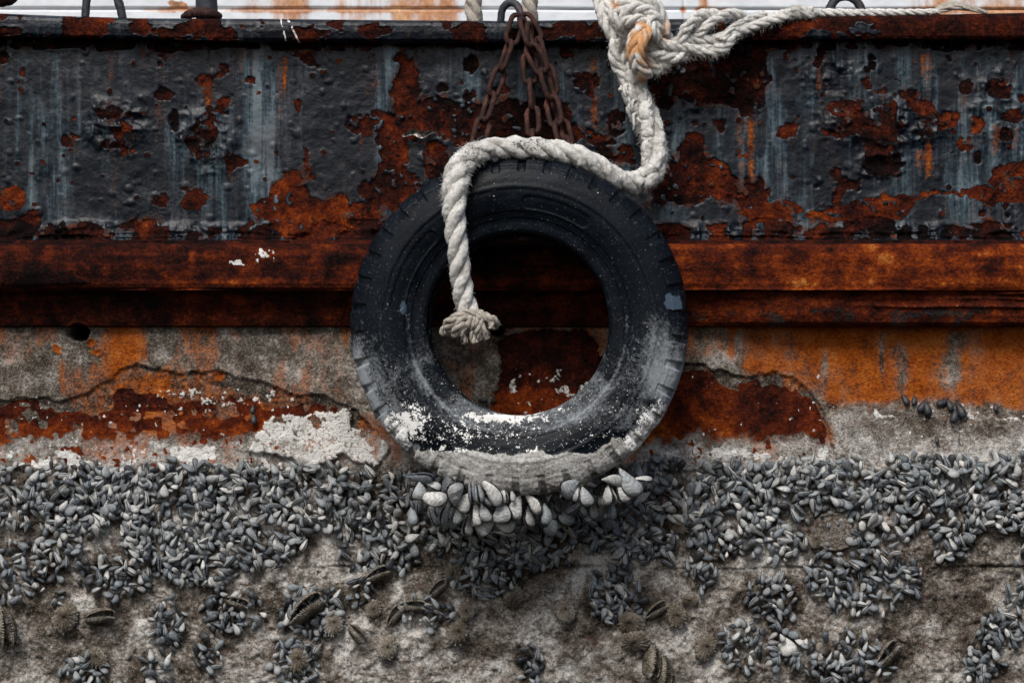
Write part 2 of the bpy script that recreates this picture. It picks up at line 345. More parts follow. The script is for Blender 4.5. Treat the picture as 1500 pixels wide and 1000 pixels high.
# slow warping of pixel coordinates so that every outline is ragged
wx = (fbm(PX, PY, 34, 5, 3, .6) - .5) * 34; wy = (fbm(PX, PY, 34, 5, 9, .6) - .5) * 30
QX, QY = PX + wx, PY + wy
wx2 = (fbm(PX, PY, 12, 4, 23, .6) - .5) * 12; wy2 = (fbm(PX, PY, 12, 4, 29, .6) - .5) * 12
wx2 = wx2 + (fbm(PX, PY, 4.5, 2, 841) - .5) * 5; wy2 = wy2 + (fbm(PX, PY, 4.5, 2, 843) - .5) * 5
FX, FY = PX + wx2, PY + wy2
Z0 = np.zeros_like(PX)
F = dict(rust=Z0.copy(), rtone=Z0 + .35, stain=Z0.copy(), sdark=Z0.copy(), crust=Z0.copy(), ctone=Z0 + .5, white=Z0.copy(), ptone=Z0 + .5, pit=Z0.copy())
H = Z0.copy()          # metres towards the viewer
up = ss(356, 350, PY); lo = (PY >= 479).astype(float); sk = ((PY >= 352) & (PY < 479)).astype(float)

# --- upper plate
bare = Z0.copy(); btone = Z0 + .3
def chip(poly, tone=.35, kind='p', warp='F'):
    global bare, btone
    X_, Y_ = (FX, FY) if warp == 'F' else (QX, QY)
    mk = poly_mask(X_, Y_, poly) if kind == 'p' else (ell(X_, Y_, *poly) < 1).astype(float)
    bare = np.maximum(bare, mk); btone = np.where(mk > .5, tone, btone)
    return mk
P1 = [(365,300),(392,288),(408,262),(415,248),(432,246),(446,262),(452,284),(480,296),(500,283),(520,298),(548,300),(565,326),(560,350),(420,350),(385,330)]
chip(P1, .52)
for e, t in [((285,294,20,15),.6),((14,290,24,19),.6),((300,195,19,20),.33),((300,118,11,9),.4),((241,138,17,9),.4),((283,210,12,12),.4),((338,238,8,18),.42),((345,238,17,9),.45),((295,228,10,9),.4),
             ((166,168,26,9),.15),((164,212,17,8),.35),((255,178,8,14),.3),((370,118,9,6),.4),((328,98,6,10),.35),((450,232,4,14),.4),((455,262,6,7),.45),((95,205,8,8),.3),((235,292,12,10),.35),
             ((690,96,12,14),.2),((688,140,10,8),.35),((735,130,12,9),.25),((600,281,20,27),.5),((600,160,22,10),.42),((1055,187,11,13),.25),((1156,192,14,9),.42),((1275,95,9,13),.2),((1236,158,28,13),.58),
             ((1416,128,10,12),.22),((1414,214,11,12),.42),((1433,228,6,10),.3),((1482,172,15,11),.45),((1462,132,18,16),.22),((1475,198,8,9),.3),((1390,175,16,14),.4),((1352,158,18,12),.33),((1336,141,9,11),.2),
             ((1163,262,6,4),.3),((1496,145,7,9),.35),((1270,120,7,12),.3),((905,180,14,20),.2),((860,120,20,14),.25),((650,130,10,8),.4)]:
    chip(e, t, 'e')
chip([(503,182),(520,168),(560,162),(590,176),(592,160),(620,148),(650,152),(700,160),(730,185),(735,215),(690,208),(668,215),(640,192),(612,196),(600,222),(596,262),(588,292),(560,294),(552,262),(556,228),(548,202),(520,196)], .38)
chip([(612,140),(700,150),(760,150),(830,150),(860,200),(840,212),(700,206),(640,190)], .22, warp='Q')
chip([(940,70),(1100,66),(1120,85),(1130,120),(1112,170),(1090,176),(1064,156),(1032,150),(1000,148),(978,160),(945,150),(900,110)], .24, warp='Q')
chip([(1000,200),(1012,192),(1032,198),(1034,232),(1060,236),(1080,268),(1080,286),(1052,296),(1040,282),(1022,300),(985,296),(958,300),(945,262),(972,250),(992,224)], .42)
chip([(1078,312),(1110,300),(1150,292),(1176,300),(1196,308),(1240,296),(1262,290),(1318,284),(1342,288),(1350,276),(1386,282),(1440,270),(1462,246),(1482,240),(1540,236),(1540,300),(1440,298),(1400,286),(1350,286),(1322,322),(1250,326),(1180,318),(1110,326)], .55)
chip([(1270,222),(1310,214),(1330,240),(1318,250),(1280,262),(1262,246)], .12)
chip([(860,190),(930,210),(930,250),(880,240)], .3, warp='Q')
chip([(620,245),(700,235),(700,290),(640,290)], .25, warp='Q')
# scattered small chips and a few big weak ones
wrag = fbm(PX, PY, 9, 4, 845, .6)
bare = np.where((bare > 0) & (wrag < .36), 0, bare)
n1 = fbm(QX, QY, 46, 5, 41, .55); n2 = fbm(FX, FY, 15, 4, 47)
m_ = ((n1 > .70) | (n2 > .80)) & (PY < 352); bare = np.maximum(bare, m_.astype(float)); btone = np.where(m_, .28 + .3 * n2, btone)
# ragged band of corroded plate along the bottom edge and just under the cap
mb = ((PY + 26 * (fbm(PX, PY, 40, 5, 53) - .5)) > 325) & (n1 + n2 > .99); bare = np.maximum(bare, mb * up); btone = np.where(mb, .2 + .5 * (fbm(PX, PY, 90, 2, 5) - .3), btone)
mt = ((PY - 20 * fbm(PX, PY, 50, 4, 57)) < 62) & (n2 > .42); bare = np.maximum(bare, mt * up); btone = np.where(mt, .22, btone)
bare *= up
bb = blur(bare, 1); edge = np.clip(blur(bare, 4) * 2, 0, 1) * (1 - bb)
thick = .0018 + .0035 * fbm(PX, PY, 60, 2, 61)
H += up * (-(bb * thick) + edge * (.0012 + .005 * np.clip(fbm(PX, PY, 18, 3, 67) - .42, 0, 1)))
H += up * bb * (.0105 * (fbm(PX, PY, 14, 5, 71, .62) - .5) + .0035 * (btone > .5))
# gentle buckling, blistered skin
H += up * (.0085 * (fbm(PX, PY, 150, 3, 73) - .5) + .0045 * (fbm(PX, PY, 30, 3, 77) - .5) + .0012 * (fbm(PX, PY, 7, 3, 79) - .5))
# the big blistered area to the right and the corroded foot
lump = ss(1.25, .6, ell(QX, QY, 1300, 185, 100, 34)) + ss(1.2, .7, ell(QX, QY, 1290, 240, 42, 24)) + .8 * ss(1.2, .6, ell(QX, QY, 170, 185, 46, 40)) + .7 * ss(1.2, .6, ell(QX, QY, 300, 205, 46, 50)) + ss(322, 338, PY + 14 * (fbm(PX, PY, 60, 3, 83) - .5)) \
    + .6 * ss(1.2, .5, ell(QX, QY, 1220, 105, 60, 40)) + .7 * ss(1.2, .5, ell(QX, QY, 1040, 120, 90, 45)) + .6 * ss(1.2, .5, ell(QX, QY, 1460, 160, 50, 60)) + .5 * ss(72, 60, PY)
lump = np.clip(lump, 0, 1) * up
H += lump * (.024 * (ridged(PX, PY, 22, 4, 85) - .58) + .006)
# small blisters
def bumps(n, x0, x1, y0, y1, r0, r1, amp, fld=None, val=1.0):
    for _ in range(n):
        cx, cy = random.uniform(x0, x1), random.uniform(y0, y1); r = r0 + (r1 - r0) * random.random() ** 2.2
        i0, i1 = np.searchsorted(xs, [cx - 2 * r, cx + 2 * r]); j0, j1 = np.searchsorted(allrows[:, 0], [cy - 2 * r, cy + 2 * r])
        if i1 <= i0 or j1 <= j0: continue
        sl = (slice(j0, j1), slice(i0, i1)); d = ell(PX[sl], PY[sl], cx, cy, r * random.uniform(.8, 1.3), r * random.uniform(.8, 1.3))
        g = np.clip(1 - d * d, 0, 1) ** .7
        H[sl] += g * r * S * amp
        if fld is not None: F[fld][sl] = np.maximum(F[fld][sl], np.clip(g * 2, 0, 1) * val)
bumps(650, -40, 1540, 68, 345, 1.6, 7, .27)
bumps(90, -40, 1540, 68, 345, 2.5, 5, .45, 'rust', .9)
F['rust'] = np.maximum(F['rust'], bb); F['rtone'] = btone - .06
F['rtone'] = np.where(lump * (1 - bb) > .4, .16, F['rtone'])
F['rust'] = np.maximum(F['rust'], .62 * lump * (fbm(PX, PY, 26, 4, 89) > .5))
# rust runs below the bare spots
acc = np.zeros(len(xs)); run = Z0.copy(); colgain = fbm(xs[None, :], xs[None, :] * 0, 11, 4, 93)[0]
for j in range(nU):
    acc = np.maximum(acc * .986, bb[j] * .95 * (colgain > .46)); run[j] = acc
run = blur(.75 * run * ss(.48, .64, fbm(PX, PY, (10, 160), 4, 95)), 1) * (1 - bb)
F['stain'] = np.maximum(F['stain'], run * .75 * up); F['sdark'] = up * np.clip(.62 + 1.2 * (fbm(PX, PY, (20, 90), 3, 97) - .4), .1, .95)
for cx, w, y0, y1, a in [(1100, 8, 168, 300, .72), (1086, 4, 175, 300, .5), (418, 4, 80, 160, .8), (410, 7, 80, 200, .45), (305, 9, 118, 190, .8), (1075 + 285, 9, 205, 275, .9), (1340, 6, 60, 150, .5), (1345, 7, 215, 270, .6), (1460, 8, 180, 240, .8),
                        (1200, 5, 75, 160, .6), (870, 10, 80, 210, .55), (210, 5, 60, 110, .6), (1488, 7, 185, 240, .6), (545, 5, 70, 140, .4), (1352, 6, 75, 130, .8)]:
    g = np.exp(-((PX - cx + 5 * (fbm(PX, PY, (30, 60), 3, 99) - .5)) / w) ** 2) * ss(y0 - 8, y0 + 10, PY) * ss(y1 + 10, y1 - 40, PY) * a
    F['stain'] = np.maximum(F['stain'], g * up); F['sdark'] = np.where(g > .15, .25, F['sdark'])
halo = np.clip(blur(bare, 26) * 1.9, 0, 1) * (1 - bb) * up * ss(.4, .6, fbm(PX, PY, 16, 4, 185)); F['stain'] = np.maximum(F['stain'], .85 * halo); F['sdark'] = np.where(halo > .12, np.maximum(F['sdark'], .8), F['sdark'])
F['rtone'] = F['rtone'] + .55 * (fbm(PX, PY, 46, 4, 187) - .5) * (bb > .3)
# paint tone: grey panels with navy-black patches
pt = .45 + .62 * (fbm(PX, PY, (38, 230), 4, 101) - .5) * 2
for x0, x1, d in [(-60, 70, -.10), (60, 130, -.06), (455, 540, -.62), (190, 235, -.34), (590, 640, -.4), (820, 870, -.3), (940, 1010, -.05), (1130, 1190, .13), (1270, 1340, .12), (340, 430, .15), (1400, 1460, .12), (1150, 1165, -.4), (1195, 1225, -.3), (530, 590, .08), (1350, 1400, .05), (268, 300, -.1)]:
    w = 8; pt += d * ss(x0 - w, x0 + w, QX) * ss(x1 + w, x1 - w, QX)
pt -= .3 * ss(.60, .68, fbm(PX, PY, (30, 90), 4, 103))
F['ptone'] = np.where(PY < 352, pt, .4)

# --- strake
F['rust'] = np.where(sk > 0, 1.0, F['rust'])
right = ss(760, 1150, PX)
rt = .29 + .24 * right + .12 * ss(395, 418, PY) * ss(435, 420, PY) + .16 * (fbm(PX, PY, 120, 3, 105) - .5) * 2 + .16 * ss(.5, .7, fbm(PX, PY, (26, 18), 5, 107))
rt += .35 * ss(.7, .0, ell(PX, PY, 1440, 372, 60, 14)) + .3 * ss(1, 0, ell(PX, PY, 390, 376, 28, 18)) + .45 * ss(1, 0, ell(PX, PY, 281, 378, 8, 16)) + .25 * ss(1, 0, ell(PX, PY, 350, 412, 110, 10))
rt += .42 * (fbm(PX, PY, (150, 9), 5, 831, .6) - .5)
rt = np.where(PY > 427, .30 + .3 * (fbm(PX, PY, 60, 3, 109) - .5) + .16 * right, rt); rt = np.where(PY < 357, .25, rt)
F['rtone'] = np.where(sk > 0, rt, F['rtone'])
F['crust'] = np.where(sk * (PY > 440) * (PX > 760) > 0, .50 * ss(900, 1050, QX) * ss(438, 452, QY - 4), F['crust'])
F['rust'] = np.where(sk * (PY > 432) > 0, 1 - .62 * F['crust'] / .62 * ss(.38, .62, fbm(PX, PY, 30, 4, 111)), F['rust']); F['ctone'] = np.where(sk > 0, .34, F['ctone'])
H += sk * (.007 * (fbm(PX, PY, (120, 30), 4, 113) - .5) + .004 * (fbm(PX, PY, 10, 4, 115, .6) - .5) + .010 * (fbm(PX, PY, (300, 40), 2, 117) - .5))
# delaminating lips along the top of the strake and its lower bead
lip = np.exp(-((PY - 353 - 5 * (fbm(PX, PY, 90, 3, 119) - .5)) / 2.2) ** 2); H += lip * .010 * fbm(PX, PY, (70, 8), 3, 121)
for yy, a, wv in [(427, .010, 130), (346, .007, 100), (340, .005, 70), (437, .006, 200)]:
    l2 = np.exp(-((PY - yy - 9 * (fbm(PX, PY * 0, wv, 3, 123 + int(yy)) - .5)) / 1.8) ** 2); H += l2 * a * ss(.35, .6, fbm(PX, PY * 0, 60, 3, 125 + int(yy)))
flake = poly_mask(FX, FY, [(0, 398), (60, 396), (105, 398), (132, 412), (90, 420), (0, 421)]); F['rtone'] = np.where(flake > .5, .12, F['rtone']); H += blur(flake, 1) * .004
pale = ((ell(FX, FY, 347, 386, 9, 7) < 1) | (ell(FX, FY, 392, 376, 22, 12) < 1)) & (fbm(PX, PY, 8, 3, 127) > .6); F['white'] = np.where(pale, .7, F['white'])
ridge = np.exp(-((PY - 447 - .012 * (PX - 1300) - 8 * (fbm(PX, PY * 0, 120, 3, 131) - .5)) / 2.6) ** 2) * ss(1230, 1330, PX); H += ridge * .008; F['white'] = np.maximum(F['white'], ridge * .36)

# --- lower plate: base is a grey skin, peeled in places
F['crust'] = np.where(lo > 0, 1.0, F['crust'])
F['ctone'] = np.where(lo > 0, .50 + .5 * (fbm(PX, PY, 90, 4, 133) - .5), F['ctone'])
def curve_y(pts, X): a = np.array(pts, float); return np.interp(X, a[:, 0], a[:, 1])
rag = 14 * (fbm(PX, PY, 20, 4, 137, .6) - .5)
peelL = curve_y([(-400, 588), (0, 586), (40, 580), (100, 586), (124, 578), (150, 562), (182, 540), (200, 533), (238, 540), (262, 546), (300, 548), (318, 540), (345, 552), (378, 560), (402, 564), (425, 576), (470, 580), (520, 600), (560, 640)], PX)
peelR = curve_y([(960, 530), (1000, 534), (1030, 532), (1050, 542), (1080, 552), (1105, 548), (1130, 545), (1160, 554), (1185, 570), (1198, 590), (1209, 610), (1215, 640), (1225, 668)], PX)
peel = lo * (((PX < 560) & (PY > peelL + rag)) | ((PX > 930) & (PX < 1226) & (PY > peelR + rag))) * (PY < 700 + rag)
whiteplate = poly_mask(FX, FY, [(388, 618), (410, 606), (440, 610), (470, 602), (512, 598), (516, 625), (545, 632), (572, 652), (566, 672), (548, 682), (520, 676), (500, 664), (470, 680), (447, 704), (430, 676), (408, 664), (364, 662), (372, 642)])
greyplate = poly_mask(FX, FY, [(1212, 602), (1232, 592), (1255, 584), (1290, 592), (1320, 590), (1400, 600), (1470, 612), (1960, 600), (1960, 700), (1500, 700), (1330, 696), (1290, 694), (1262, 664), (1246, 672), (1224, 668), (1218, 630)]) * (PX > 1200)
peel = np.maximum(peel, lo * poly_mask(FX, FY, [(727, 500), (750, 488), (800, 482), (858, 482), (872, 500), (884, 530), (885, 640), (700, 640), (712, 610), (728, 570), (733, 530)]))
peel *= (1 - np.maximum(whiteplate, greyplate))
pb = blur(peel, 1); pedge = np.clip(blur(peel, 3) * 2, 0, 1) * (1 - pb)
H += lo * (-.0065 * pb + pedge * .003 + .010 * blur(whiteplate, 1) + .0065 * blur(greyplate, 1))
H += lo * (.008 * (fbm(PX, PY, 60, 4, 141) - .5) + .004 * (fbm(PX, PY, 11, 4, 143, .6) - .5) + pb * .008 * (fbm(PX, PY, 9, 4, 145, .65) - .5))
F['ctone'] = np.where(pedge * lo > .25, .34, F['ctone'])
inner_l = peelL + 8 + 34 * ss(.3, .62, fbm(PX, PY * 0, 60, 3, 189)) * ss(60, 160, PX) ; inner_r = peelR + 4 + 14 * fbm(PX, PY * 0, 40, 3, 191)
inn = np.where(PX < 700, ss(-5, 5, PY - inner_l + 34 * (fbm(PX, PY, 17, 4, 193, .62) - .5)), ss(-3, 3, PY - inner_r + 26 * (fbm(PX, PY, 17, 4, 195, .62) - .5)))
rband = peel * ss(682, 606, PY + 46 * (fbm(PX, PY, 30, 5, 147, .65) - .5)) * inn
F['ctone'] = np.where((peel > .5) & (inn < .5), .30 + .9 * (fbm(PX, PY, 9, 4, 197, .6) - .5), F['ctone'])
rband = np.maximum(rband, peel * (PX > 600) * (PX < 900))
rband *= 1 - .9 * ((fbm(PX, PY, 16, 4, 149) > .62) & (PY > 590) & (PX < 600))
# small rusty flecks lower down
fl = lo * (fbm(PX, PY, 9, 4, 151, .6) > .63) * ss(590, 650, PY) * ss(700, 680, PY) * ((PX < 420) | ((PX > 930) & (PX < 1220)))
F['rust'] = np.where(lo > 0, np.maximum(blur(rband, 1), .8 * blur(fl.astype(float), 1)), F['rust'])
F['rtone'] = np.where(lo > 0, .44 + .5 * (fbm(PX, PY, 44, 3, 153) - .5) + .16 * ss(600, 635, PY), F['rtone'])
F['rtone'] = np.where((lo > 0) & (PX > 700) & (PX < 900) & (PY < 640), .30 + .34 * ss(560, 585, PY + 30 * (fbm(PX, PY, 30, 3, 155) - .5)), F['rtone'])
F['stain'] = np.where(lo > 0, 0, F['stain']); F['sdark'] = np.where(lo > 0, .12, F['sdark'])
NB = fbm(PX, PY, 46, 4, 181)
F['stain'] += lo * .62 * ss(.44, .66, fbm(PX, PY, (34, 80), 4, 801)) * ss(700, 670, PY) * np.where((PX > 1200) & (PY > 590), .35, 1); F['sdark'] = np.where(lo > 0, .16, F['sdark'])
def stain(poly, a, soft=22, warp='Q'):
    X_, Y_ = (QX, QY) if warp == 'Q' else (FX, FY)
    F['stain'][:] = np.maximum(F['stain'], blur(poly_mask(X_, Y_, poly), soft) * a * lo * (.72 + .9 * (NB - .35)))
stain([(148, 470), (188, 470), (215, 490), (225, 530), (185, 545), (160, 570), (146, 572)], 1.0)
stain([(130, 590), (150, 565), (185, 545), (190, 590), (160, 605)], .95)
stain([(262, 470), (318, 470), (325, 510), (315, 555), (290, 560), (270, 520)], .85)
stain([(350, 470), (362, 470), (360, 520), (350, 515)], .7); stain([(0, 500), (22, 500), (20, 560), (8, 560)], .5)
stain([(1062, 470), (1960, 470), (1960, 580), (1500, 600), (1400, 590), (1290, 592), (1230, 596), (1205, 590), (1160, 552), (1120, 545), (1085, 545), (1068, 520)], 1.15)
stain([(1190, 560), (1212, 590), (1222, 668), (1196, 640)], .9)
stain([(455, 500), (482, 500), (478, 540), (462, 540)], .5); stain([(628, 470), (760, 470), (900, 470), (890, 500), (800, 485), (740, 500), (720, 530), (640, 500)], .6)
stain([(190, 545), (300, 556), (420, 600), (400, 640), (200, 640), (120, 590)], .8); stain([(0, 480), (60, 480), (50, 530), (0, 540)], .6); stain([(400, 480), (515, 480), (515, 600), (450, 570)], .55)
stain([(642, 520), (672, 515), (670, 550), (650, 548)], .8); stain([(985, 470), (1065, 470), (1065, 520), (1000, 530)], .62)
for cx, w, y0, y1 in [(1322, 11, 500, 570), (1394, 14, 478, 560), (1210, 5, 500, 540), (1290, 4, 490, 540), (1080, 6, 480, 530)]:
    F['stain'] -= .5 * np.exp(-((PX - cx - 10 * (fbm(PX, PY, (40, 30), 3, 157) - .5)) / w) ** 2) * ss(y0 - 10, y0 + 14, PY) * ss(y1 + 30, y1 - 10, PY) * lo
F['stain'] = np.clip(F['stain'], 0, 1.2)
stain_r = lo * greyplate * (fbm(PX, PY, 16, 4, 159) > .56) * ss(640, 612, PY); F['stain'] = np.maximum(F['stain'], .6 * stain_r); F['sdark'] = np.where(stain_r > 0, .7, F['sdark'])
# pale salt band above the waterline growth
band = ss(622, 655, PY + 10 * (fbm(PX, PY, 30, 3, 161) - .5)) * ss(715, 685, PY) * lo
F['ctone'] += band * .34 + .14 * greyplate * lo
wn_ = fbm(PX, PY, 22, 5, 163, .6)
F['white'] = np.where(lo > 0, np.maximum(F['white'], .60 * whiteplate * ss(.36, .52, wn_ + .12 * ss(660, 625, PY))), F['white'])
F['white'] += lo * .78 * ss(.45, .60, wn_) * ss(640, 662, PY) * ss(704, 686, PY) * ((PX < 420) | ((PX > 940) & (PX < 1215))) * np.where(PX < 420, 1, .8)
F['white'] += lo * .66 * ss(.42, .62, wn_) * greyplate * np.exp(-((PY - 606 - 8 * (fbm(PX, PY, 50, 2, 199) - .5)) / 13) ** 2) * (PX > 1280)
F['white'] += lo * .62 * ss(.56, .68, fbm(PX, PY, 8, 4, 803)) * ss(1.1, .5, ell(PX, PY, 325, 580, 120, 18))
F['white'] += lo * .55 * ss(.56, .63, wn_) * ((ell(PX, PY, 805, 568, 60, 30) < 1))
wp2 = whiteplate * lo; F['crust'] = np.where(wp2 > 0, 1, F['crust']); F['ctone'] += .16 * wp2
# dark peeled underside above white plate
dkp = ss(1.15, .7, ell(QX, QY, 430, 608, 46, 14)) * lo; F['sdark'] = np.where(dkp > .3, .85, F['sdark']); F['stain'] = np.maximum(F['stain'], .7 * dkp)
# small barnacles dotted on the rusty bands
bumps(170, -20, 360, 575, 660, .8, 2.8, .5, 'white', .55); bumps(50, 1000, 1215, 545, 640, .8, 2.6, .5, 'white', .62)
bumps(22, 740, 870, 540, 606, .8, 3, .5, 'white', .6); bumps(90, 1220, 1500, 590, 650, .8, 2.6, .5, 'white', .6); bumps(46, 200, 430, 565, 610, 1.2, 4.6, .5, 'white', .6)
# below the waterline: lumpy marine crust
wl = ss(672, 700, PY) * lo
F['ctone'] = F['ctone'] * (1 - wl) + wl * (.70 + 1.15 * (fbm(PX, PY, 55, 5, 165, .6) - .5) * 1.35 + .03 * ss(800, 900, PY))
H += wl * (.030 * (fbm(PX, PY, 70, 4, 167) - .5) + .016 * (fbm(PX, PY, 18, 4, 169, .6) - .5) + .010 * (fbm(PX, PY, 6, 3, 171) - .5))
F['rust'] = np.where((wl > .5) & (fbm(PX, PY, 14, 5, 173, .7) > .70), .50, F['rust']); F['rtone'] = np.where(wl > .5, .22, F['rtone'])
bumps(1500, -20, 1520, 700, 1000, 1.5, 9, .35)
bed_mask = np.zeros_like(PX)
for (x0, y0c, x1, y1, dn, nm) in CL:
    e_ = ell(QX, QY, (x0 + x1) / 2, (y0c + y1) / 2, (x1 - x0) / 2 + 8, (y1 - y0c) / 2 + 5); bed_mask = np.maximum(bed_mask, ss(1.25, .85, e_) * dn)
bed_mask *= ss(.36, .50, fbm(PX, PY, 26, 3, 701))
F['ctone'] -= wl * bed_mask * .52       # crust tone darkened under and between the clustered mussels
# welded seam
seamy = 830 + 3 * (fbm(PX, PY * 0, 200, 3, 175) - .5)
sb = ss(.36, .6, fbm(PX, PY * 0, 70, 3, 183)); H -= .010 * sb * np.exp(-((PY - seamy) / 2.0) ** 2); H += lo * .003 * ss(seamy - 22, seamy - 2, PY) * (PY < seamy) 
F['ctone'] -= .22 * sb * np.exp(-((PY - seamy - 1) / 4.5) ** 2) * lo
# vertical crack in the grey plate
H -= .008 * np.exp(-((PX - 1407 - 3 * (fbm(PX, PY, 30, 3, 177) - .5)) / 1.5) ** 2) * ss(600, 610, PY) * ss(690, 680, PY)
# scupper holes
for cx, cy, r in [(115, 487, 15), (729, 484, 9.5)]:
    d = ell(PX + .3 * (FX - PX), PY + .3 * (FY - PY), cx, cy, r * 1.05, r * .85); hole = ss(1.05, .85, d); H -= hole * .12; F['pit'] = np.maximum(F['pit'], ss(.95, .75, d)); H += .003 * np.exp(-((d - 1.2) / .15) ** 2)
for cx, cy, r in [(83, 510, 7), (143, 515, 6), (320, 550, 9), (132, 502, 8)]:
    d = ell(FX, FY, cx, cy, r, r * .8); H += .004 * np.exp(-((d - 1) / .3) ** 2); F['stain'] = np.maximum(F['stain'], .9 * (d < 1.1)); 
# paint scratches of white
far = (PX < -45) | (PX > 1545)
YD = YB - H
KX = S * (D + YB) / D
CO = np.stack([(PX - 750) * KX, YD, (500 - PY) * KX], -1)

def hull_surface_y(px, py):
    i = int(np.clip(np.searchsorted(xs, px), 0, len(xs) - 1)); j = int(np.clip(np.searchsorted(allrows[:, 0], py), 0, len(allrows) - 1))
    return float(YD[j, i])

hull = empty('ship_hull', (0, 0.0, P(0, 1420)[2]))
tag(hull, 'rusty ship side in peeling blue black paint with a grey crust below its rubbing rail', 'ship hull')
def hull_part(name, j0, j1):
    c = CO[j0:j1].reshape(-1, 3).copy(); c[:, 2] -= hull.location.z
    at = {k: v[j0:j1] for k, v in F.items()}
    o = mesh_np(name, c, grid_quads(j1 - j0, len(xs)), HULL, hull, at)
    return o
hull_part('bulwark_plate', 0, nU); hull_part('rubbing_strake', nU - 1, nS)['label'] = 'rounded rust red rubbing rail running along the hull'
hull_part('side_plate', nS - 1, len(allrows))['label'] = 'crusted lower plate, orange stained above and grey below'

# cap rail
xsC = xs; fr = np.array([(-.30, .10), (-.10, .085), (-.02, .0), (0, -.026), (.04, -.036), (.10, -.043), (.22, -.047), (.5, -.048), (.8, -.046), (.92, -.041), (.98, -.033), (1.0, -.02), (1.02, .002)])
tt = np.linspace(0, len(fr) - 1, 90); ff = np.interp(tt, range(len(fr)), fr[:, 0]); fy = np.interp(tt, range(len(fr)), fr[:, 1])
top = curve_y([(-400, 16), (0, 20), (100, 24), (200, 27), (400, 28), (600, 30), (760, 31), (880, 29), (1000, 28), (1150, 25), (1300, 23), (1500, 19), (1900, 12)], xsC)
bot = curve_y([(-400, 50), (0, 56), (150, 58), (300, 62), (500, 64), (850, 65), (1100, 61), (1300, 60), (1500, 60), (1900, 58)], xsC)
CX, FF = np.meshgrid(xsC, ff); PYc = top + (bot - top) * FF; FYc = np.repeat(fy[:, None], len(xsC), 1)
n1 = fbm(CX, PYc, 26, 5, 201, .6)
rr = ((n1 > .585)).astype(float)
for poly, kind in [((128, 42, 31, 19), 1), ((205, 42, 18, 10), 1), ((272, 42, 16, 10), 1), ((330, 50, 12, 8), 1), ((545, 45, 25, 10), .8), ((690, 44, 20, 12), 1), ((780, 50, 40, 12), .7), ((835, 42, 30, 12), .8), ((20, 45, 12, 8), 1)]:
    rr = np.maximum(rr, (ell(CX + 10 * (n1 - .5) * 2, PYc + 10 * (fbm(CX, PYc, 14, 3, 203) - .5), *poly) < 1) * 1.0)
rightc = (CX + 80 * (fbm(CX, PYc, 40, 4, 205) - .5) > 1110) & ~((ell(CX + 20 * (n1 - .5), PYc + 26 * (n1 - .5), 1225, 45, 62, 24) < 1) & (fbm(CX, PYc, 30, 4, 207) > .44))
rr = np.maximum(rr, rightc * 1.0); rb = blur(rr, 1)
Hc = -.0025 * rb + .003 * np.clip(blur(rr, 3) * 2, 0, 1) * (1 - rb) + .005 * (fbm(CX, PYc, 40, 4, 209) - .5) + rb * .006 * (fbm(CX, PYc, 9, 4, 211) - .5) + .0015 * (fbm(CX, PYc, 6, 3, 213) - .5)
Hc *= ss(-.05, .05, FF)
edgey = ss(.80, .97, FF); Hc += edgey * .010 * (fbm(CX, PYc, (60, 6), 4, 217) - .55)
wh = np.maximum(np.exp(-((CX - 411 - .25 * (PYc - 28)) / 1.4) ** 2) * (PYc < 60) * (fbm(CX, PYc, 5, 3, 215) > .42), np.exp(-((CX - 421 - .50 * (PYc - 28)) / 1.8) ** 2) * (fbm(CX, PYc, 5, 3, 219) > .4))
kx = S * (D + FYc) / D
Z_ = (500 - PYc) * kx
Z_ = np.where(FF < 0, (500 - (top + 0 * FF)) * S * (D - .026) / D + .006 * ss(0, -.1, FF), Z_)
cc = np.stack([(CX - 750) * kx, FYc - Hc, Z_ - hull.location.z], -1).reshape(-1, 3)
ptc = .32 + .55 * (fbm(CX, PYc, 30, 4, 221) - .5) - .2 * ss(300, 420, CX) * ss(720, 600, CX) + .1 * rightc
zc = np.zeros_like(CX)
mesh_np('cap_rail', cc, grid_quads(len(ff), len(xsC)), HULL, hull, dict(rust=rb, rtone=.24 + .2 * (n1 - .5) + .10 * (CX < 300) + .05 * rightc, stain=zc, sdark=zc, crust=zc, ctone=zc + .5, white=wh, ptone=ptc, pit=zc))

# ------------------------------------------------------------ tubes
def resample(pts, step):
    p = np.array([[*q] for q in pts], float); n = len(p); out = []
    ext = np.vstack([2 * p[0] - p[1], p, 2 * p[-1] - p[-2]])
    for i in range(1, n):
        a, b, c, d = ext[i - 1], ext[i], ext[i + 1], ext[i + 2]
        for t in np.linspace(0, 1, 40, endpoint=False):
            out.append(.5 * ((2 * b) + (-a + c) * t + (2 * a - 5 * b + 4 * c - d) * t * t + (-a + 3 * b - 3 * c + d) * t ** 3))
    out.append(p[-1]); out = np.array(out); L = np.concatenate([[0], np.cumsum(np.linalg.norm(np.diff(out[:, :3], axis=0), axis=1))])
    s = np.linspace(0, L[-1], max(3, int(L[-1] / step)))
    return np.stack([np.interp(s, L, out[:, k]) for k in range(out.shape[1])], 1), s

def frames(c):
    T = np.gradient(c, axis=0); T /= np.linalg.norm(T, axis=1)[:, None] + 1e-12
    N = np.zeros_like(c); ref = np.array([0, -1, 0.0]); 
    n0 = ref - T[0] * ref.dot(T[0]); 
    if np.linalg.norm(n0) < 1e-3: n0 = np.array([1.0, 0, 0]) - T[0] * T[0][0]
    N[0] = n0 / np.linalg.norm(n0)
    for i in range(1, len(c)):
        v = N[i - 1] - T[i] * N[i - 1].dot(T[i]); N[i] = v / (np.linalg.norm(v) + 1e-12)
    return T, N, np.cross(T, N)

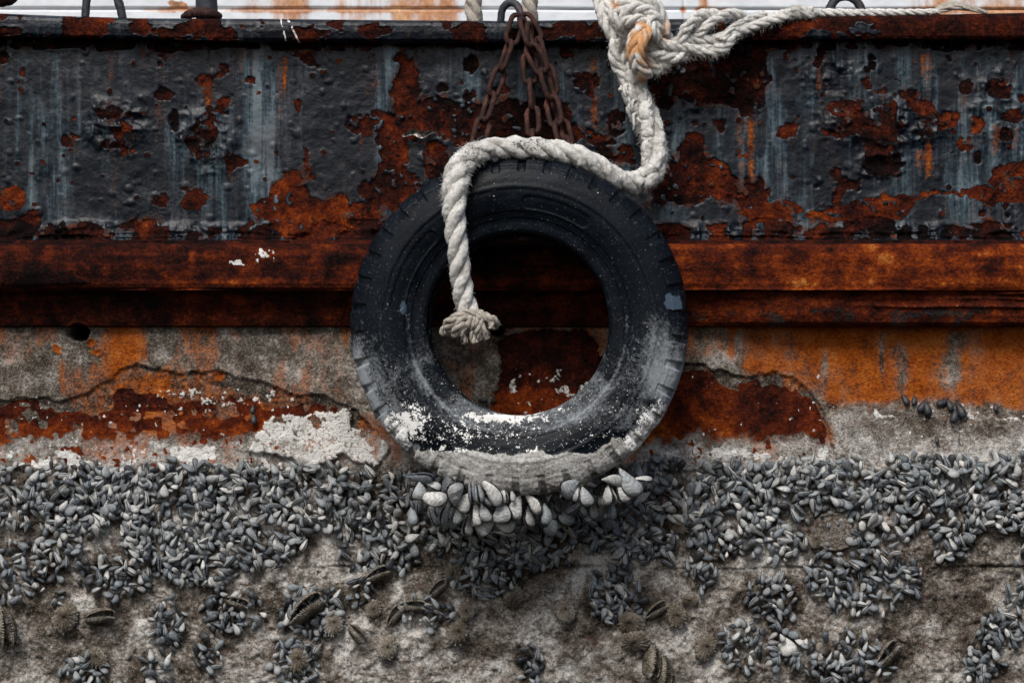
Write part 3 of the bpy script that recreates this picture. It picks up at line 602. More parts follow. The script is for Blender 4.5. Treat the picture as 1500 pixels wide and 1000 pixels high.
def sweep(c, r, seg, ang_amp=None, s=None, seed=0, caps=True, rough=0.0):
    """tube about centreline c, radius r (array); returns verts, quads, tris, angle grid"""
    T, N, B = frames(c); a = np.linspace(0, 2 * math.pi, seg, endpoint=False)
    rr = np.repeat(np.asarray(r)[:, None], seg, 1).astype(float)
    if ang_amp is not None:
        k, tw, amp = ang_amp; rr = rr * (1 + amp * (np.abs(np.sin((a[None, :] + s[:, None] * tw) * k / 2)) - .6))
    if rough: rr = rr * (1 + rough * (fbm(a[None, :] * 2.2 + seed, s[:, None] * 130, 1.0, 3, seed) - .5) * 2)
    v = c[:, None, :] + rr[:, :, None] * (np.cos(a)[None, :, None] * N[:, None, :] + np.sin(a)[None, :, None] * B[:, None, :])
    n = len(c); V = v.reshape(-1, 3); q = grid_quads(n, seg, wrap_c=True)[:, ::-1]; tris = []
    if caps:
        V = np.vstack([V, c[0], c[-1]]); i0, i1 = n * seg, n * seg + 1
        for k in range(seg):
            tris.append((i0, k, (k + 1) % seg)); tris.append((i1, (n - 1) * seg + (k + 1) % seg, (n - 1) * seg + k))
    return V, q, np.array(tris, int).reshape(-1, 3)

class Acc:
    def __init__(s): s.V = []; s.Q = []; s.T = []; s.A = {}; s.n = 0
    def add(s, V, q, t, **at):
        s.V.append(V); s.Q.append(np.asarray(q) + s.n)
        if t is not None and len(t): s.T.append(np.asarray(t) + s.n)
        for k, v in at.items(): s.A.setdefault(k, []).append(np.broadcast_to(np.asarray(v, float), (len(V),)))
        s.n += len(V)
    def build(s, name, mat, parent=None, origin=None):
        V = np.vstack(s.V); org = Vector(origin) if origin is not None else Vector((0, 0, 0))
        if origin is not None: V = V - np.array([*org])
        o = mesh_np(name, V, np.vstack(s.Q), mat, parent, {k: np.concatenate(v) for k, v in s.A.items()}, tris=np.vstack(s.T) if s.T else None)
        if origin is not None: o.location = org
        return o

def fuzz(acc, c, R, n, lmin, lmax, thick=.00035, stain=0, seed=0, out=1.0):
    rs = random.Random(seed); T, N, B = frames(c)
    for _ in range(n):
        i = rs.randrange(len(c)); a = rs.uniform(0, 6.283); d = N[i] * math.cos(a) + B[i] * math.sin(a)
        rad = R[i] if hasattr(R, '__len__') else R
        p = c[i] + d * rad * .93; L = rs.uniform(lmin, lmax); dirn = d * rs.uniform(.15, .9) * out + T[i] * rs.uniform(-1, 1); dirn /= np.linalg.norm(dirn)
        cur = np.array([rs.uniform(-1, 1) for _ in range(3)]) * .7 + np.array([0, 0, -.5])
        t = np.linspace(0, 1, 5)[:, None]; path = p + dirn * L * t + cur * L * t * t * .6
        V, q, tr = sweep(path, thick * np.linspace(1, .4, 5), 3, caps=False)
        acc.add(V, q, None, core=0.0, stain=stain, tar=0.0)

def rope(acc, pts, twist=None, nstr=3, seed=0, loose=0.0, stain_fn=None, tar_fn=None, fz=0, fzl=(.004, .012), seg=22, rough=.10, yarn=.16, step=.0028, hand=1, phase=0.):
    """pts: (x,y,z,R). laid rope of nstr strands"""
    q, s = resample(pts, step); c = q[:, :3]; R = q[:, 3]
    T, N, B = frames(c); tw = (twist or 2 * math.pi / (6.2 * R.mean())) * hand
    rs = np.random.default_rng(seed)
    for k in range(nstr):
        a = s * tw + 2 * math.pi * k / nstr + phase
        wob = 1 + loose * (fbm(s * 40 + 9 * k, s * 0, 1.0, 3, seed + k) - .5) * 2
        off = R * .50 * wob
        rs_ = R * (.545 if nstr == 3 else .5)
        cc_ = c + off[:, None] * (np.cos(a)[:, None] * N + np.sin(a)[:, None] * B)
        if loose: cc_ = cc_ + (loose * R * .5)[:, None] * np.stack([fbm(s * 55 + 31 * j + 7 * k, s * 0, 1.0, 3, seed + 50 + j) - .5 for j in range(3)], 1) * 2
        V, qd, tr = sweep(cc_, rs_ * (1 + .10 * (fbm(s * 90, s * 0 + k, 1., 3, seed + 5 * k) - .5) * 2), seg, (9, -tw * 2.2 / 1.0, yarn), s, seed + k, True, rough)
        C_ = np.repeat(c, seg, 0); C_ = np.vstack([C_, c[0], c[-1]]); Rr = np.concatenate([np.repeat(R, seg), R[:1], R[-1:]])
        dist = np.linalg.norm(V - C_, axis=1) / Rr
        core = np.clip((.80 - dist) / .35, 0, 1)
        at = dict(core=core, stain=0.0, tar=0.0)
        if stain_fn is not None: at['stain'] = stain_fn(V)
        if tar_fn is not None: at['tar'] = tar_fn(V)
        acc.add(V, qd, tr, **at)
    if fz: fuzz(acc, c, R * .98, fz, fzl[0], fzl[1], seed=seed + 99)

def PR(px, py, y, r): p = P(px, py, y); return (p.x, p.y, p.z, r * S * (D + y) / D)

# ------------------------------------------------------------ tyre
prof = np.array([(.2035, -.050), (.2035, -.058), (.206, -.066), (.212, -.071), (.220, -.0725), (.229, -.0735), (.2375, -.0760), (.2400, -.0800), (.2425, -.0790), (.2440, -.0815), (.2465, -.0815), (.2485, -.0835), (.2510, -.0835),
                 (.2530, -.0870), (.2600, -.0905), (.275, -.0955), (.292, -.0985), (.300, -.0985), (.304, -.1005), (.309, -.1005), (.313, -.0980), (.325, -.0955), (.338, -.0915), (.350, -.0870), (.360, -.0820), (.368, -.0760), (.3745, -.0680), (.378, -.0580), (.380, -.035), (.381, 0)])
back = prof[::-1][1:].copy(); back[:, 1] *= -1
inner = np.array([(.209, .044), (.225, .055), (.25, .070), (.29, .082), (.33, .078), (.355, .058), (.362, 0), (.355, -.058), (.33, -.078), (.29, -.082), (.25, -.070), (.225, -.055), (.209, -.044)])
loop = np.vstack([prof, back, inner]); loopc = np.vstack([loop, loop[:1]])
Ls = np.concatenate([[0], np.cumsum(np.linalg.norm(np.diff(loopc, axis=0), axis=1))])
n_out = 250
Lo = Ls[len(prof) + len(back) - 1]
tl = np.concatenate([np.linspace(0, Lo, n_out), np.linspace(Lo, Ls[-1], 50)[1:-1]])
pr = np.interp(tl, Ls, loopc[:, 0]); pyy = np.interp(tl, Ls, loopc[:, 1])
NA = 1000; ang = np.linspace(0, 2 * math.pi, NA, endpoint=False)
A, R_ = np.meshgrid(ang, pr); _, YY = np.meshgrid(ang, pyy); isout = np.repeat((np.arange(len(tl)) < n_out)[:, None], NA, 1)
cT = P(761, 476, -.25); cT = Vector((cT.x, -.212, cT.z))
# lugs: shoulder blocks separated by grooves, front and rear out of phase
nl = 38
def lugwave(ph, wd): 
    u = (A * nl / (2 * math.pi) + ph + .06 * np.sin(A * 5)) % 1; return ss(wd, wd + .07, np.abs(u - .5) * 2)    # 1 on block
blk_f = lugwave(.1, .24); blk_r = lugwave(.6, .24)
zone = ss(.340, .346, R_) * isout
front = ss(.012, -.012, YY)
block = blk_f * front + blk_r * (1 - front)
mid = ss(.030, .022, np.abs(YY)) * zone          # central rib
groove = zone * (1 - block) * (1 - mid) * (.35 + 1.2 * fbm(A * 9, YY * 40, 1.0, 3, 821))
R2 = R_ - groove * .0085; Y2 = YY + groove * .0034 * np.sign(YY) * -1 * ss(.35, .37, R_)
lipz = np.exp(-((R_ - .350) / .0025) ** 2) * isout * block; Y2 = Y2 + np.sign(YY) * lipz * .0012
# worn, slightly uneven rubber
R2 += zone * .003 * (fbm(A * 60, YY * 300, 1.0, 3, 301) - .5)
Y2 += isout * np.sign(YY) * .0016 * (fbm(A * R_ * 700, R_ * 700, 30, 3, 303) - .5)
# recessed pads moulded in the sidewall
def pad(a0, a1, rc, hw):
    a0, a1 = math.radians(a0), math.radians(a1); am = (a0 + a1) / 2; half = (a1 - a0) / 2 * rc
    da = (A - am + math.pi) % (2 * math.pi) - math.pi; dx = np.maximum(np.abs(da * rc) - half, 0); return np.hypot(dx, R_ - rc) - hw
padd = np.minimum(pad(135, 171, .272, .0145), pad(57, 85, .272, .0145)); fz_ = (YY < -.05) & isout
Y2 += fz_ * .0028 * ss(.001, -.001, padd)
# flexed bottom and crust
X3 = R2 * np.cos(A); Z3 = R2 * np.sin(A)
pxT = 761 + X3 / S / .955; pyT = 476 - Z3 / S / .955
crn = fbm(pxT, pyT, 22, 5, 305, .6)
crust = ss(656, 668, pyT + 16 * (crn - .5)) * isout
patchR = ss(1.1, .8, ell(pxT + 14 * (crn - .5), pyT + 20 * (crn - .5), 925, 664, 45, 22)) * isout; patchL = ss(1.1, .8, ell(pxT, pyT + 14 * (crn - .5), 635, 680, 26, 18)) * isout
edgeR = ss(.352, .362, R_) * ss(560, 640, pyT) * (pxT > 700) * isout; edgeL = ss(.350, .362, R_) * ss(585, 630, pyT) * (pxT < 700) * isout
crust = np.clip(crust + patchR + patchL + edgeR * .9 + edgeL * .5, 0, 1)
disp = crust * (.004 + .010 * (crn - .4) + .006 * (fbm(pxT, pyT, 7, 4, 307) - .5))
nf = np.where(R_ > .352, 1, 0); Y2 = Y2 - disp * (front * 2 - 1) * .5; R2 = R2 + disp * nf * .7
X3 = R2 * np.cos(A); Z3 = R2 * np.sin(A)
# white barnacle and salt spatter
wn1 = fbm(pxT, pyT, 9, 4, 309, .6); wn2 = fbm(pxT, pyT, 34, 3, 311); wn3 = fbm(pxT, pyT, 4.5, 2, 313)
dens = 1.12 * ss(1.25, .2, ell(pxT + .6 * (pyT - 620), pyT, 586 + 0 * pxT, 618, 46, 36)) + .35 * ss(1.2, .2, ell(pxT, pyT, 700, 630, 130, 40)) + .55 * ss(1.2, .3, ell(pxT, pyT, 610, 640, 26, 12)) + .92 * ss(1.3, .2, ell(pxT, pyT, 762, 610, 70, 12)) + .7 * ss(1.3, .3, ell(pxT, pyT, 826, 598, 26, 12)) \
     + .5 * ss(1.3, .3, ell(pxT, pyT, 690, 607, 14, 9)) + .95 * ss(1.2, .3, ell(pxT, pyT, 958, 608, 34, 24)) + 1.05 * ss(1.2, .4, ell(pxT, pyT, 935, 645, 26, 18)) + .6 * ss(1.3, .3, ell(pxT, pyT, 975, 590, 22, 14)) \
     + .32 * ss(600, 625, pyT) * ss(672, 655, pyT) + .5 * ss(652, 662, pyT) * ss(690, 670, pyT) * ss(.45, .6, wn2)
wtot = np.clip(dens, 0, 1.25) * isout * (YY < 0) * (.75 + .5 * (wn2 - .3))
dust = .05 + .12 * ss(400, 470, pyT) + .34 * ss(450, 560, pyT) * (.35 + .65 * ss(.27, .25, R_) + .8 * ss(.30, .33, R_)) * ss(.35, .6, fbm(pxT, pyT, 50, 4, 315) + .1) + .10 * ss(590, 560, pyT) * ss(500, 560, pyT)
dust += .5 * ss(.345, .36, R_) * ss(470, 540, pyT) + .16 * np.exp(-((pyT - 606) / 14) ** 2) + .35 * ss(1.2, .5, ell(pxT, pyT, 965, 520, 26, 70)) - .45 * ss(625, 640, pyT) * ss(.36, .35, R_)
dust += .10 * np.exp(-((R_ - .305) / .004) ** 2) + .25 * np.exp(-((R_ - .2445) / .004) ** 2) * ss(380, 520, pyT)
dust = np.where(isout, dust, 0.05)
blue = ss(1.25, .6, ell(pxT + 26 * (fbm(pxT, pyT, 14, 3, 317) - .5), pyT + 26 * (fbm(pxT, pyT, 14, 3, 319) - .5), 990, 444, 13, 12)) + .7 * ss(1.1, .7, ell(pxT, pyT, 594, 452, 6, 12)) + .5 * ss(1.1, .8, ell(pxT, pyT, 892, 443, 7, 10))
speck = ss(500, 600, pyT) * .8 + .9 * np.exp(-((R_ - .206) / .006) ** 2) * ss(-.066, -.05, YY) + .12
VT = np.stack([X3, Y2, Z3], -1).reshape(-1, 3)
tyre = empty('tyre', cT); tyre.rotation_euler = (math.radians(-1.5), 0, math.radians(-3.5))
tag(tyre, 'worn black tyre hung as a fender on the hull, its foot grey with crust', 'tyre')
mesh_np('tyre_carcass', VT, grid_quads(len(tl), NA, wrap_c=True, wrap_r=True), RUBBER, tyre, dict(dust=dust, blue=blue, crust=crust, white=wtot, speck=speck))
# moulded size marking
for ch, a in [('7', -8.5), ('.', -12.0), ('0', -16.0), ('0', -23.0)]:
    cu = bpy.data.curves.new('size_marking', 'FONT'); cu.body = ch; cu.size = .037; cu.align_x = 'CENTER'; cu.align_y = 'CENTER'; cu.fill_mode = 'NONE' if ch != '.' else 'BOTH'
    cu.bevel_depth = .0010; cu.bevel_resolution = 1; cu.resolution_u = 4; cu.extrude = .0002
    tmp = bpy.data.objects.new('tmp', cu); COL.objects.link(tmp); bpy.context.view_layer.update()
    me = bpy.data.meshes.new_from_object(tmp); COL.objects.unlink(tmp); bpy.data.objects.remove(tmp)
    for nm, val in (('dust', .62), ('blue', 0.), ('crust', 0.), ('white', 0.), ('speck', .2)):
        at = me.attributes.new(nm, 'FLOAT', 'POINT'); at.data.foreach_set('value', np.full(len(me.vertices), val, np.float32))
    me.materials.clear(); me.materials.append(RUBBER)
    o = bpy.data.objects.new('size_marking', me); COL.objects.link(o); o.parent = tyre
    ar = math.radians(a); rr_ = .276
    up_ = Vector((math.cos(ar), 0, math.sin(ar))); right_ = Vector((math.sin(ar), 0, -math.cos(ar))); nrm = right_.cross(up_)
    mt_ = Matrix((right_, up_, nrm)).transposed().to_4x4(); mt_.translation = Vector((rr_ * math.cos(ar), -.0982, rr_ * math.sin(ar))); o.matrix_local = mt_

# ------------------------------------------------------------ ropes
def pxof(V): k = D / (D + V[:, 1]) / S; return 750 + V[:, 0] * k, 500 - V[:, 2] * k
def tar_main(V):
    x, y = pxof(V); t = .62 * ss(1.2, .5, ell(x, y, 780, 212, 34, 16)) + .60 * ss(1.2, .4, ell(x, y, 690, 232, 26, 26)) + .40 * ss(1.2, .4, ell(x, y, 730, 215, 40, 14)) + .30 * ss(1.2, .4, ell(x, y, 682, 380, 30, 90))
    return t
def stain_main(V): x, y = pxof(V); return .35 * ss(1.2, .3, ell(x, y, 938, 130, 10, 22)) + .0 * x
mr = empty('mooring_rope', P(690, 500, -.33)); tag(mr, 'thick white laid rope draped over the top of the tyre, ending in a frayed knot', 'rope')
acc = Acc()
main_pts = [PR(924, 104, -.085, 17), PR(930, 128, -.09, 18), PR(939, 155, -.10, 19), PR(951, 185, -.11, 18.5), PR(959, 212, -.12, 17.5), PR(960, 236, -.135, 16.5), PR(951, 257, -.15, 16), PR(934, 269, -.17, 16), PR(914, 267, -.19, 16),
            PR(893, 256, -.215, 16), PR(872, 242, -.235, 16), PR(850, 231, -.25, 16), PR(824, 223, -.26, 16), PR(795, 219, -.265, 15.5), PR(762, 217, -.268, 15.5), PR(730, 217, -.275, 15.5), PR(704, 221, -.290, 16),
            PR(684, 232, -.305, 17), PR(672, 250, -.322, 18), PR(666, 275, -.336, 18), PR(665, 305, -.342, 16.5), PR(668, 340, -.342, 15.5), PR(672, 380, -.336, 15), PR(676, 415, -.326, 15), PR(682, 446, -.318, 15.5), PR(688, 466, -.315, 15)]
def part_offset(o, root):
    o.location = o.location - root.location
q_, s_ = resample(main_pts, .01)
i_split = 9
up_pts, low_pts = main_pts[:8], main_pts[7:]
rope(acc, low_pts, seed=3, fz=1700, fzl=(.002, .008), tar_fn=tar_main, stain_fn=stain_main, rough=.16, yarn=.24, hand=1, loose=.12, twist=2 * math.pi / (5.6 * 16 * S))
bq, bs = resample(low_pts, .0028); sel = (bq[:, 2] > P(0, 300, -.33).z) & (bq[:, 0] < P(704, 0, -.3).x); fuzz(acc, bq[sel][:, :3], bq[sel][:, 3] * .98, 900, .004, .013, thick=.0005, seed=8)
o = acc.build('laid_rope', ROPE, mr); part_offset(o, mr)
acc = Acc()
rope(acc, up_pts, seed=5, loose=.40, fz=2600, fzl=(.003, .012), stain_fn=stain_main, rough=.22, yarn=.25, hand=1, twist=17)
rs = random.Random(4)
for k in range(22):       # unlaid yarns straggling from the worn length
    t = rs.uniform(0, 1); base = np.interp(t * 7, range(8), [p[0] for p in up_pts]), np.interp(t * 7, range(8), [p[2] for p in up_pts])
    sgn = rs.choice([-1, 1]); x0 = base[0] + sgn * rs.uniform(.010, .022); L = rs.uniform(.012, .035)
    pts = [(x0 - sgn * .006, -.11, base[1] + .006, .0034), (x0 + sgn * .006, -.125, base[1], .0036), (x0 + sgn * rs.uniform(0, .008), -.128, base[1] - L * .6, .0030), (x0 + sgn * rs.uniform(-.006, .008), -.12, base[1] - L, .0016)]
    rope(acc, pts, seed=100 + k, loose=.4, fz=14, fzl=(.002, .006), seg=7, rough=.3, yarn=0, step=.002)
o = acc.build('worn_length', ROPE, mr); part_offset(o, mr); o['label'] = 'loosened, fluffy length of the rope beside the chain'
acc = Acc()
rs = random.Random(12)
jt = random.Random(5)
def stub(pts, R, seed, nstr=3, **k):
    pts = [pts[0]] + [(a + jt.uniform(-3, 3), b + jt.uniform(-3, 3), y + jt.uniform(-.006, .006), r * jt.uniform(.8, 1.15)) for (a, b, y, r) in pts[1:]]
    rope(acc, [(*P(a, b, y), r * R * S) for (a, b, y, r) in pts], seed=seed, nstr=nstr, loose=.6, fz=120, fzl=(.002, .007), seg=9, rough=.36, yarn=0, step=.0018, **k)
y0 = -.318
stub([(690, 458, y0, 1), (704, 460, y0 - .012, 1), (718, 464, y0 - .012, 1), (726, 473, y0 - .006, .9), (722, 482, y0 + .006, .6)], 5.4, 1)
stub([(692, 462, y0 - .01, 1), (706, 464, y0 - .022, 1), (716, 472, y0 - .02, 1), (719, 484, y0 - .014, .8)], 5, 2)
stub([(692, 464, y0 - .014, 1), (701, 468, y0 - .03, 1), (709, 479, y0 - .028, 1), (715, 494, y0 - .02, .8)], 5.2, 3)
stub([(690, 464, y0 - .016, 1), (695, 470, y0 - .032, 1), (701, 484, y0 - .03, 1), (706, 497, y0 - .02, .8)], 5.2, 4)
stub([(688, 464, y0 - .014, 1), (688, 474, y0 - .034, 1.1), (690, 487, y0 - .03, 1), (694, 501, y0 - .02, .7)], 6, 5)
stub([(684, 460, y0 - .01, 1), (672, 462, y0 - .026, 1.1), (660, 470, y0 - .022, 1.1), (655, 482, y0 - .012, .8)], 6.4, 6)
stub([(686, 463, y0 - .014, 1), (676, 469, y0 - .034, 1.1), (668, 480, y0 - .03, 1), (668, 492, y0 - .02, .8)], 6, 7)
stub([(686, 464, y0 - .014, 1), (681, 474, y0 - .036, 1.1), (678, 486, y0 - .032, 1), (681, 499, y0 - .02, .8)], 5.8, 8)
stub([(682, 460, y0, 1), (668, 462, y0 - .006, 1.1), (655, 472, y0 - .004, 1.1), (653, 484, y0, .9), (660, 488, y0, .8)], 5.6, 9)
stub([(676, 461, y0 - .012, .9), (682, 457, y0 - .024, 1), (694, 457, y0 - .024, 1), (703, 462, y0 - .014, .8)], 6, 10)
stub([(688, 468, y0 + .01, 1.2), (688, 480, y0 + .005, 1.6), (687, 492, y0, 1.1)], 9, 11)
o = acc.build('frayed_knot', ROPE_GREY, mr); part_offset(o, mr); o['label'] = 'dirty frayed crown knot at the rope end'

# knot tangle on the rail
def stain_k(V):
    x, y = pxof(V); s = 1.0 * ss(1.15, .55, ell(x, y, 937, 86, 22, 34)) * ss(926, 932, x + (y - 60) * .15) + .8 * ss(1.2, .5, ell(x, y, 975, 45, 12, 22)) + .9 * ss(1.2, .5, ell(x, y, 901, 6, 9, 10)) + .55 * ss(1.2, .5, ell(x, y, 962, 98, 12, 12)) + .4 * ss(1.2, .5, ell(x, y, 940, 22, 20, 9))
    return s * (.55 + .9 * (fbm(x, y, 12, 3, 401) - .3))
kn = empty('rope_knot', P(925, 60, -.10)); tag(kn, 'bulky tangled knot of frayed white rope with an orange stained loop, lashed over the rail', 'knot')
def K(name, items, label=None, **kw):
    global acc
    acc = Acc()
    for i, (pts, R) in enumerate(items):
        k = dict(loose=.22, fz=230, fzl=(.002, .009), rough=.20, yarn=.18, seg=14, step=.0026, hand=(-1) ** i); k.update(kw)
        rope(acc, [PR(a, b, y, R) for a, b, y in pts], seed=len(name) * 7 + i, stain_fn=stain_k, **k)
    o = acc.build(name, ROPE, kn); part_offset(o, kn)
    if name == 'stained_loop':
        n_ = len(o.data.vertices); cob = np.zeros(n_ * 3, np.float32); o.data.vertices.foreach_get('co', cob); cob = cob.reshape(-1, 3); o.data.attributes['stain'].data.foreach_set('value', np.clip(.75 + 2.2 * (fbm(cob[:, 0] / S, cob[:, 2] / S, 16, 3, 411) - .5), 0, 1.1).astype(np.float32))
    if label: o['label'] = label
K('standing_strand', [([(873, -14, -.04), (880, 8, -.07), (886, 30, -.085), (896, 48, -.09), (905, 66, -.085), (908, 90, -.08), (914, 112, -.08)], 10),
                      ([(886, -14, -.05), (892, 10, -.085), (900, 28, -.105), (912, 46, -.10), (922, 62, -.09), (920, 84, -.075), (926, 110, -.08)], 9),
                      ([(896, 14, -.11), (904, 30, -.12), (918, 44, -.115), (928, 56, -.10), (926, 74, -.09)], 8),
                      ([(903, 58, -.10), (899, 76, -.10), (903, 94, -.095), (912, 108, -.09), (918, 124, -.09), (914, 136, -.09)], 9)])
K('wrapped_turn', [([(902, 30, -.10), (909, 12, -.12), (925, 2, -.13), (945, 2, -.125), (960, 12, -.11), (967, 28, -.10), (976, 50, -.09)], 10),
                   ([(912, 28, -.12), (922, 14, -.14), (938, 12, -.14), (954, 18, -.135), (962, 32, -.13), (966, 52, -.11)], 9),
                   ([(930, -14, -.07), (945, -4, -.09), (958, 4, -.10), (968, 20, -.10), (972, 42, -.085), (978, 60, -.07)], 9),
                   ([(908, 42, -.11), (918, 32, -.145), (932, 28, -.15), (946, 32, -.14), (956, 44, -.12)], 8),
                   ([(955, 22, -.13), (952, 34, -.15), (958, 48, -.15), (964, 60, -.13)], 7.5)])
K('stained_loop', [([(944, 34, -.14), (936, 48, -.165), (931, 66, -.17), (929, 84, -.165), (933, 100, -.155), (938, 109, -.14), (938, 114, -.12)], 8.5),
                   ([(950, 38, -.14), (946, 52, -.175), (938, 72, -.18), (938, 92, -.17), (945, 106, -.155), (949, 109, -.13)], 8),
                   ([(936, 36, -.13), (926, 56, -.15), (924, 78, -.155), (928, 96, -.145), (934, 106, -.13)], 7)], 'orange stained double loop of the knot', loose=.10, fz=80, rough=.14, yarn=.2)
K('trailing_tail', [([(950, 58, -.12), (966, 63, -.125), (985, 67, -.12), (1005, 70, -.11), (1028, 72, -.10), (1044, 68, -.09)], 7.5),
                    ([(948, 74, -.11), (962, 80, -.12), (978, 84, -.115), (995, 82, -.11), (1002, 80, -.10)], 8.5),
                    ([(955, 70, -.10), (962, 88, -.11), (970, 96, -.11), (978, 92, -.10)], 7.5),
                    ([(946, 86, -.12), (954, 96, -.125), (962, 104, -.12), (966, 96, -.11)], 7)], loose=.4, fz=420, fzl=(.004, .015), rough=.3)
# right hand braid
br = empty('braided_line', P(1100, 50, -.05)); tag(br, 'fluffy white braided line looping along the rail to the right of the knot', 'rope')
acc = Acc()
for i, (pts, R) in enumerate([([(985, 66, -.10), (1000, 60, -.105), (1020, 58, -.10), (1045, 58, -.095), (1065, 52, -.09), (1088, 44, -.08), (1110, 36, -.06), (1140, 25, -.05), (1168, 17, -.045), (1190, 17, -.04)], 8.5),
                              ([(1040, 70, -.09), (1058, 68, -.10), (1070, 60, -.10), (1075, 50, -.09), (1100, 40, -.075), (1130, 30, -.06), (1160, 22, -.05), (1185, 20, -.04)], 7),
                              ([(996, 62, -.11), (1003, 46, -.12), (1014, 31, -.12), (1028, 22, -.10), (1044, 20, -.09), (1054, 25, -.09)], 7.5),
                              ([(1018, 52, -.10), (1030, 44, -.11), (1041, 33, -.11), (1054, 24, -.10), (1070, 20, -.08), (1090, 23, -.06)], 7),
                              ([(1058, 60, -.11), (1070, 44, -.10), (1084, 34, -.085), (1100, 27, -.07), (1122, 20, -.05)], 4.5),
                              ([(1000, 72, -.10), (1030, 76, -.105), (1052, 76, -.10), (1066, 68, -.10)], 6.5),
                              ([(1150, 26, -.05), (1160, 16, -.055), (1174, 14, -.05), (1184, 22, -.045), (1196, 18, -.03)], 6)]):
    rope(acc, [PR(a, b, y, R) for a, b, y in pts], seed=500 + i, loose=.45, fz=480, fzl=(.003, .012), rough=.30, yarn=.15, seg=12, step=.0026, twist=75)
o = acc.build('looped_braid', ROPE, br); part_offset(o, br)
acc = Acc()
tp = lambda x: float(np.interp(x, xsC, top))
rope(acc, [PR(1185, 19, -.03, 6)] + [PR(x, tp(x) - 4 - dy, -.018, r) for x, dy, r in [(1200, 1, 6.5), (1225, 1, 6), (1250, 0, 6), (1280, 0, 6), (1305, 0, 5.5), (1330, 0, 5), (1355, 0, 5), (1378, 0, 5)]], seed=540, loose=.25, fz=300, fzl=(.002, .006), rough=.2, yarn=.15, seg=12, twist=90)
o = acc.build('rail_length', ROPE, br); part_offset(o, br)
gb = empty('grey_rope_hank', P(1400, 18, -.01)); tag(gb, 'small greyish hank of unlaid rope lying on the rail at the far right', 'rope hank')
acc = Acc()
for i in range(5):
    rope(acc, [PR(1366, 20, -.02 + i * .006, 3.5), PR(1382, 14 - i * 1.2, -.02 + i * .006, 4.5), PR(1402, 11 - i * .8, -.02 + i * .006, 4.5), PR(1424, 14 - i * .6, -.02 + i * .006, 4), PR(1446, 19, -.02 + i * .005, 2.5)], seed=560 + i, loose=.4, fz=60, fzl=(.003, .008), rough=.25, yarn=.1, seg=9, twist=50)
o = acc.build('unlaid_strands', ROPE_GREY, gb); part_offset(o, gb)
for (xa, xb, lab) in [(694, 687, 'upright grey white rope left of the iron ring, behind the rail'), (775, 779, 'upright grey white rope right of the iron ring, behind the rail')]:
    acc = Acc(); rope(acc, [PR(xb, -90, .13, 13), PR((xa + xb) / 2, -30, .125, 13), PR(xa, 20, .12, 12.5), PR(xa + 3, 90, .12, 12.5)], seed=580 + xa, fz=120, hand=-1, twist=52)
    o = acc.build('upright_rope', ROPE_GREY, origin=P(xa, 60, .12)); tag(o, lab, 'rope', 'upright ropes behind the rail')

# ------------------------------------------------------------ chain, rings, posts
def simple_tube(name, pts, parent, mat, seg=14, origin=None, rough=.12, step=.003):
    acc = Acc(); q, s = resample(pts, step); V, qd, tr = sweep(q[:, :3], q[:, 3], seg, None, s, 5, True, rough); acc.add(V, qd, tr)
    o = acc.build(name, mat, parent, origin)
    if parent is not None: part_offset(o, parent)
    return o
r = simple_tube('lashing_ring', [PR(734, 44, -.01, 5.5), PR(734, 26, -.012, 5.5), PR(737, 12, -.016, 5.5), (*P(747, 4.5, -.022), 5.5 * S), PR(757, 8, -.03, 5.5), PR(763, 20, -.042, 5.5), PR(768, 34, -.056, 5.2), PR(775, 48, -.058, 5)], hull, IRON)
r['label'] = 'bent iron ring that carries the chain'
r = simple_tube('rail_hoop', [PR(1214, 26, 0, 6.5), PR(1216, 12, 0, 6.5), PR(1225, -1, 0, 6.5), PR(1238, -5, 0, 6.5), PR(1252, 0, 0, 6.5), PR(1261, 12, 0, 6.5), PR(1264, 26, 0, 6.5)], hull, IRON); r['label'] = 'rusty hoop right of the knot'
r = simple_tube('rail_hoop', [PR(125, 26, 0, 6), PR(126, 10, 0, 6), PR(131, -12, 0, 6), PR(150, -26, 0, 6), PR(168, -12, 0, 6), PR(175, 8, 0, 6.5), PR(180, 28, 0, 6)], hull, IRON); r['label'] = 'dark hoop at the left end of the rail'
acc = Acc(); zb = (500 - 30) * S
pz = [PR(303, 45, .03, 16), PR(303, 20, .03, 16), PR(302, -20, .03, 16), PR(302, -90, .03, 15)]
q, s = resample(pz, .006); V, qd, tr = sweep(q[:, :3], q[:, 3], 28, None, s, 8, True, .04); acc.add(V, qd, tr)
o = acc.build('post', IRON, origin=P(303, 45, .03)); tag(o, 'black iron post standing on the rail with a rusted foot', 'post')
o.name = 'iron_post'
acc = Acc(); q, s = resample([PR(268, 26, .02, 5), PR(282, 20, .0, 7), PR(300, 19, -.012, 7.5), PR(314, 21, -.005, 6.5), PR(322, 26, .01, 5)], .003); V, qd, tr = sweep(q[:, :3], q[:, 3], 12, None, s, 9, True, .35); acc.add(V, qd, tr)
c2 = acc.build('rusted_foot', CHAIN, o); c2.location = -o.location
acc = Acc(); q, s = resample([PR(-60, -30, .0, 26), PR(-20, -14, .0, 24), PR(10, -9, .0, 18), PR(26, -14, .0, 10)], .004); V, qd, tr = sweep(q[:, :3], q[:, 3], 20, None, s, 9, True, .08); acc.add(V, qd, tr)
o = acc.build('fairlead', IRON, origin=P(-20, 10, 0)); tag(o, 'dark curved iron fitting cut by the top left corner above the rail', 'ship fitting')

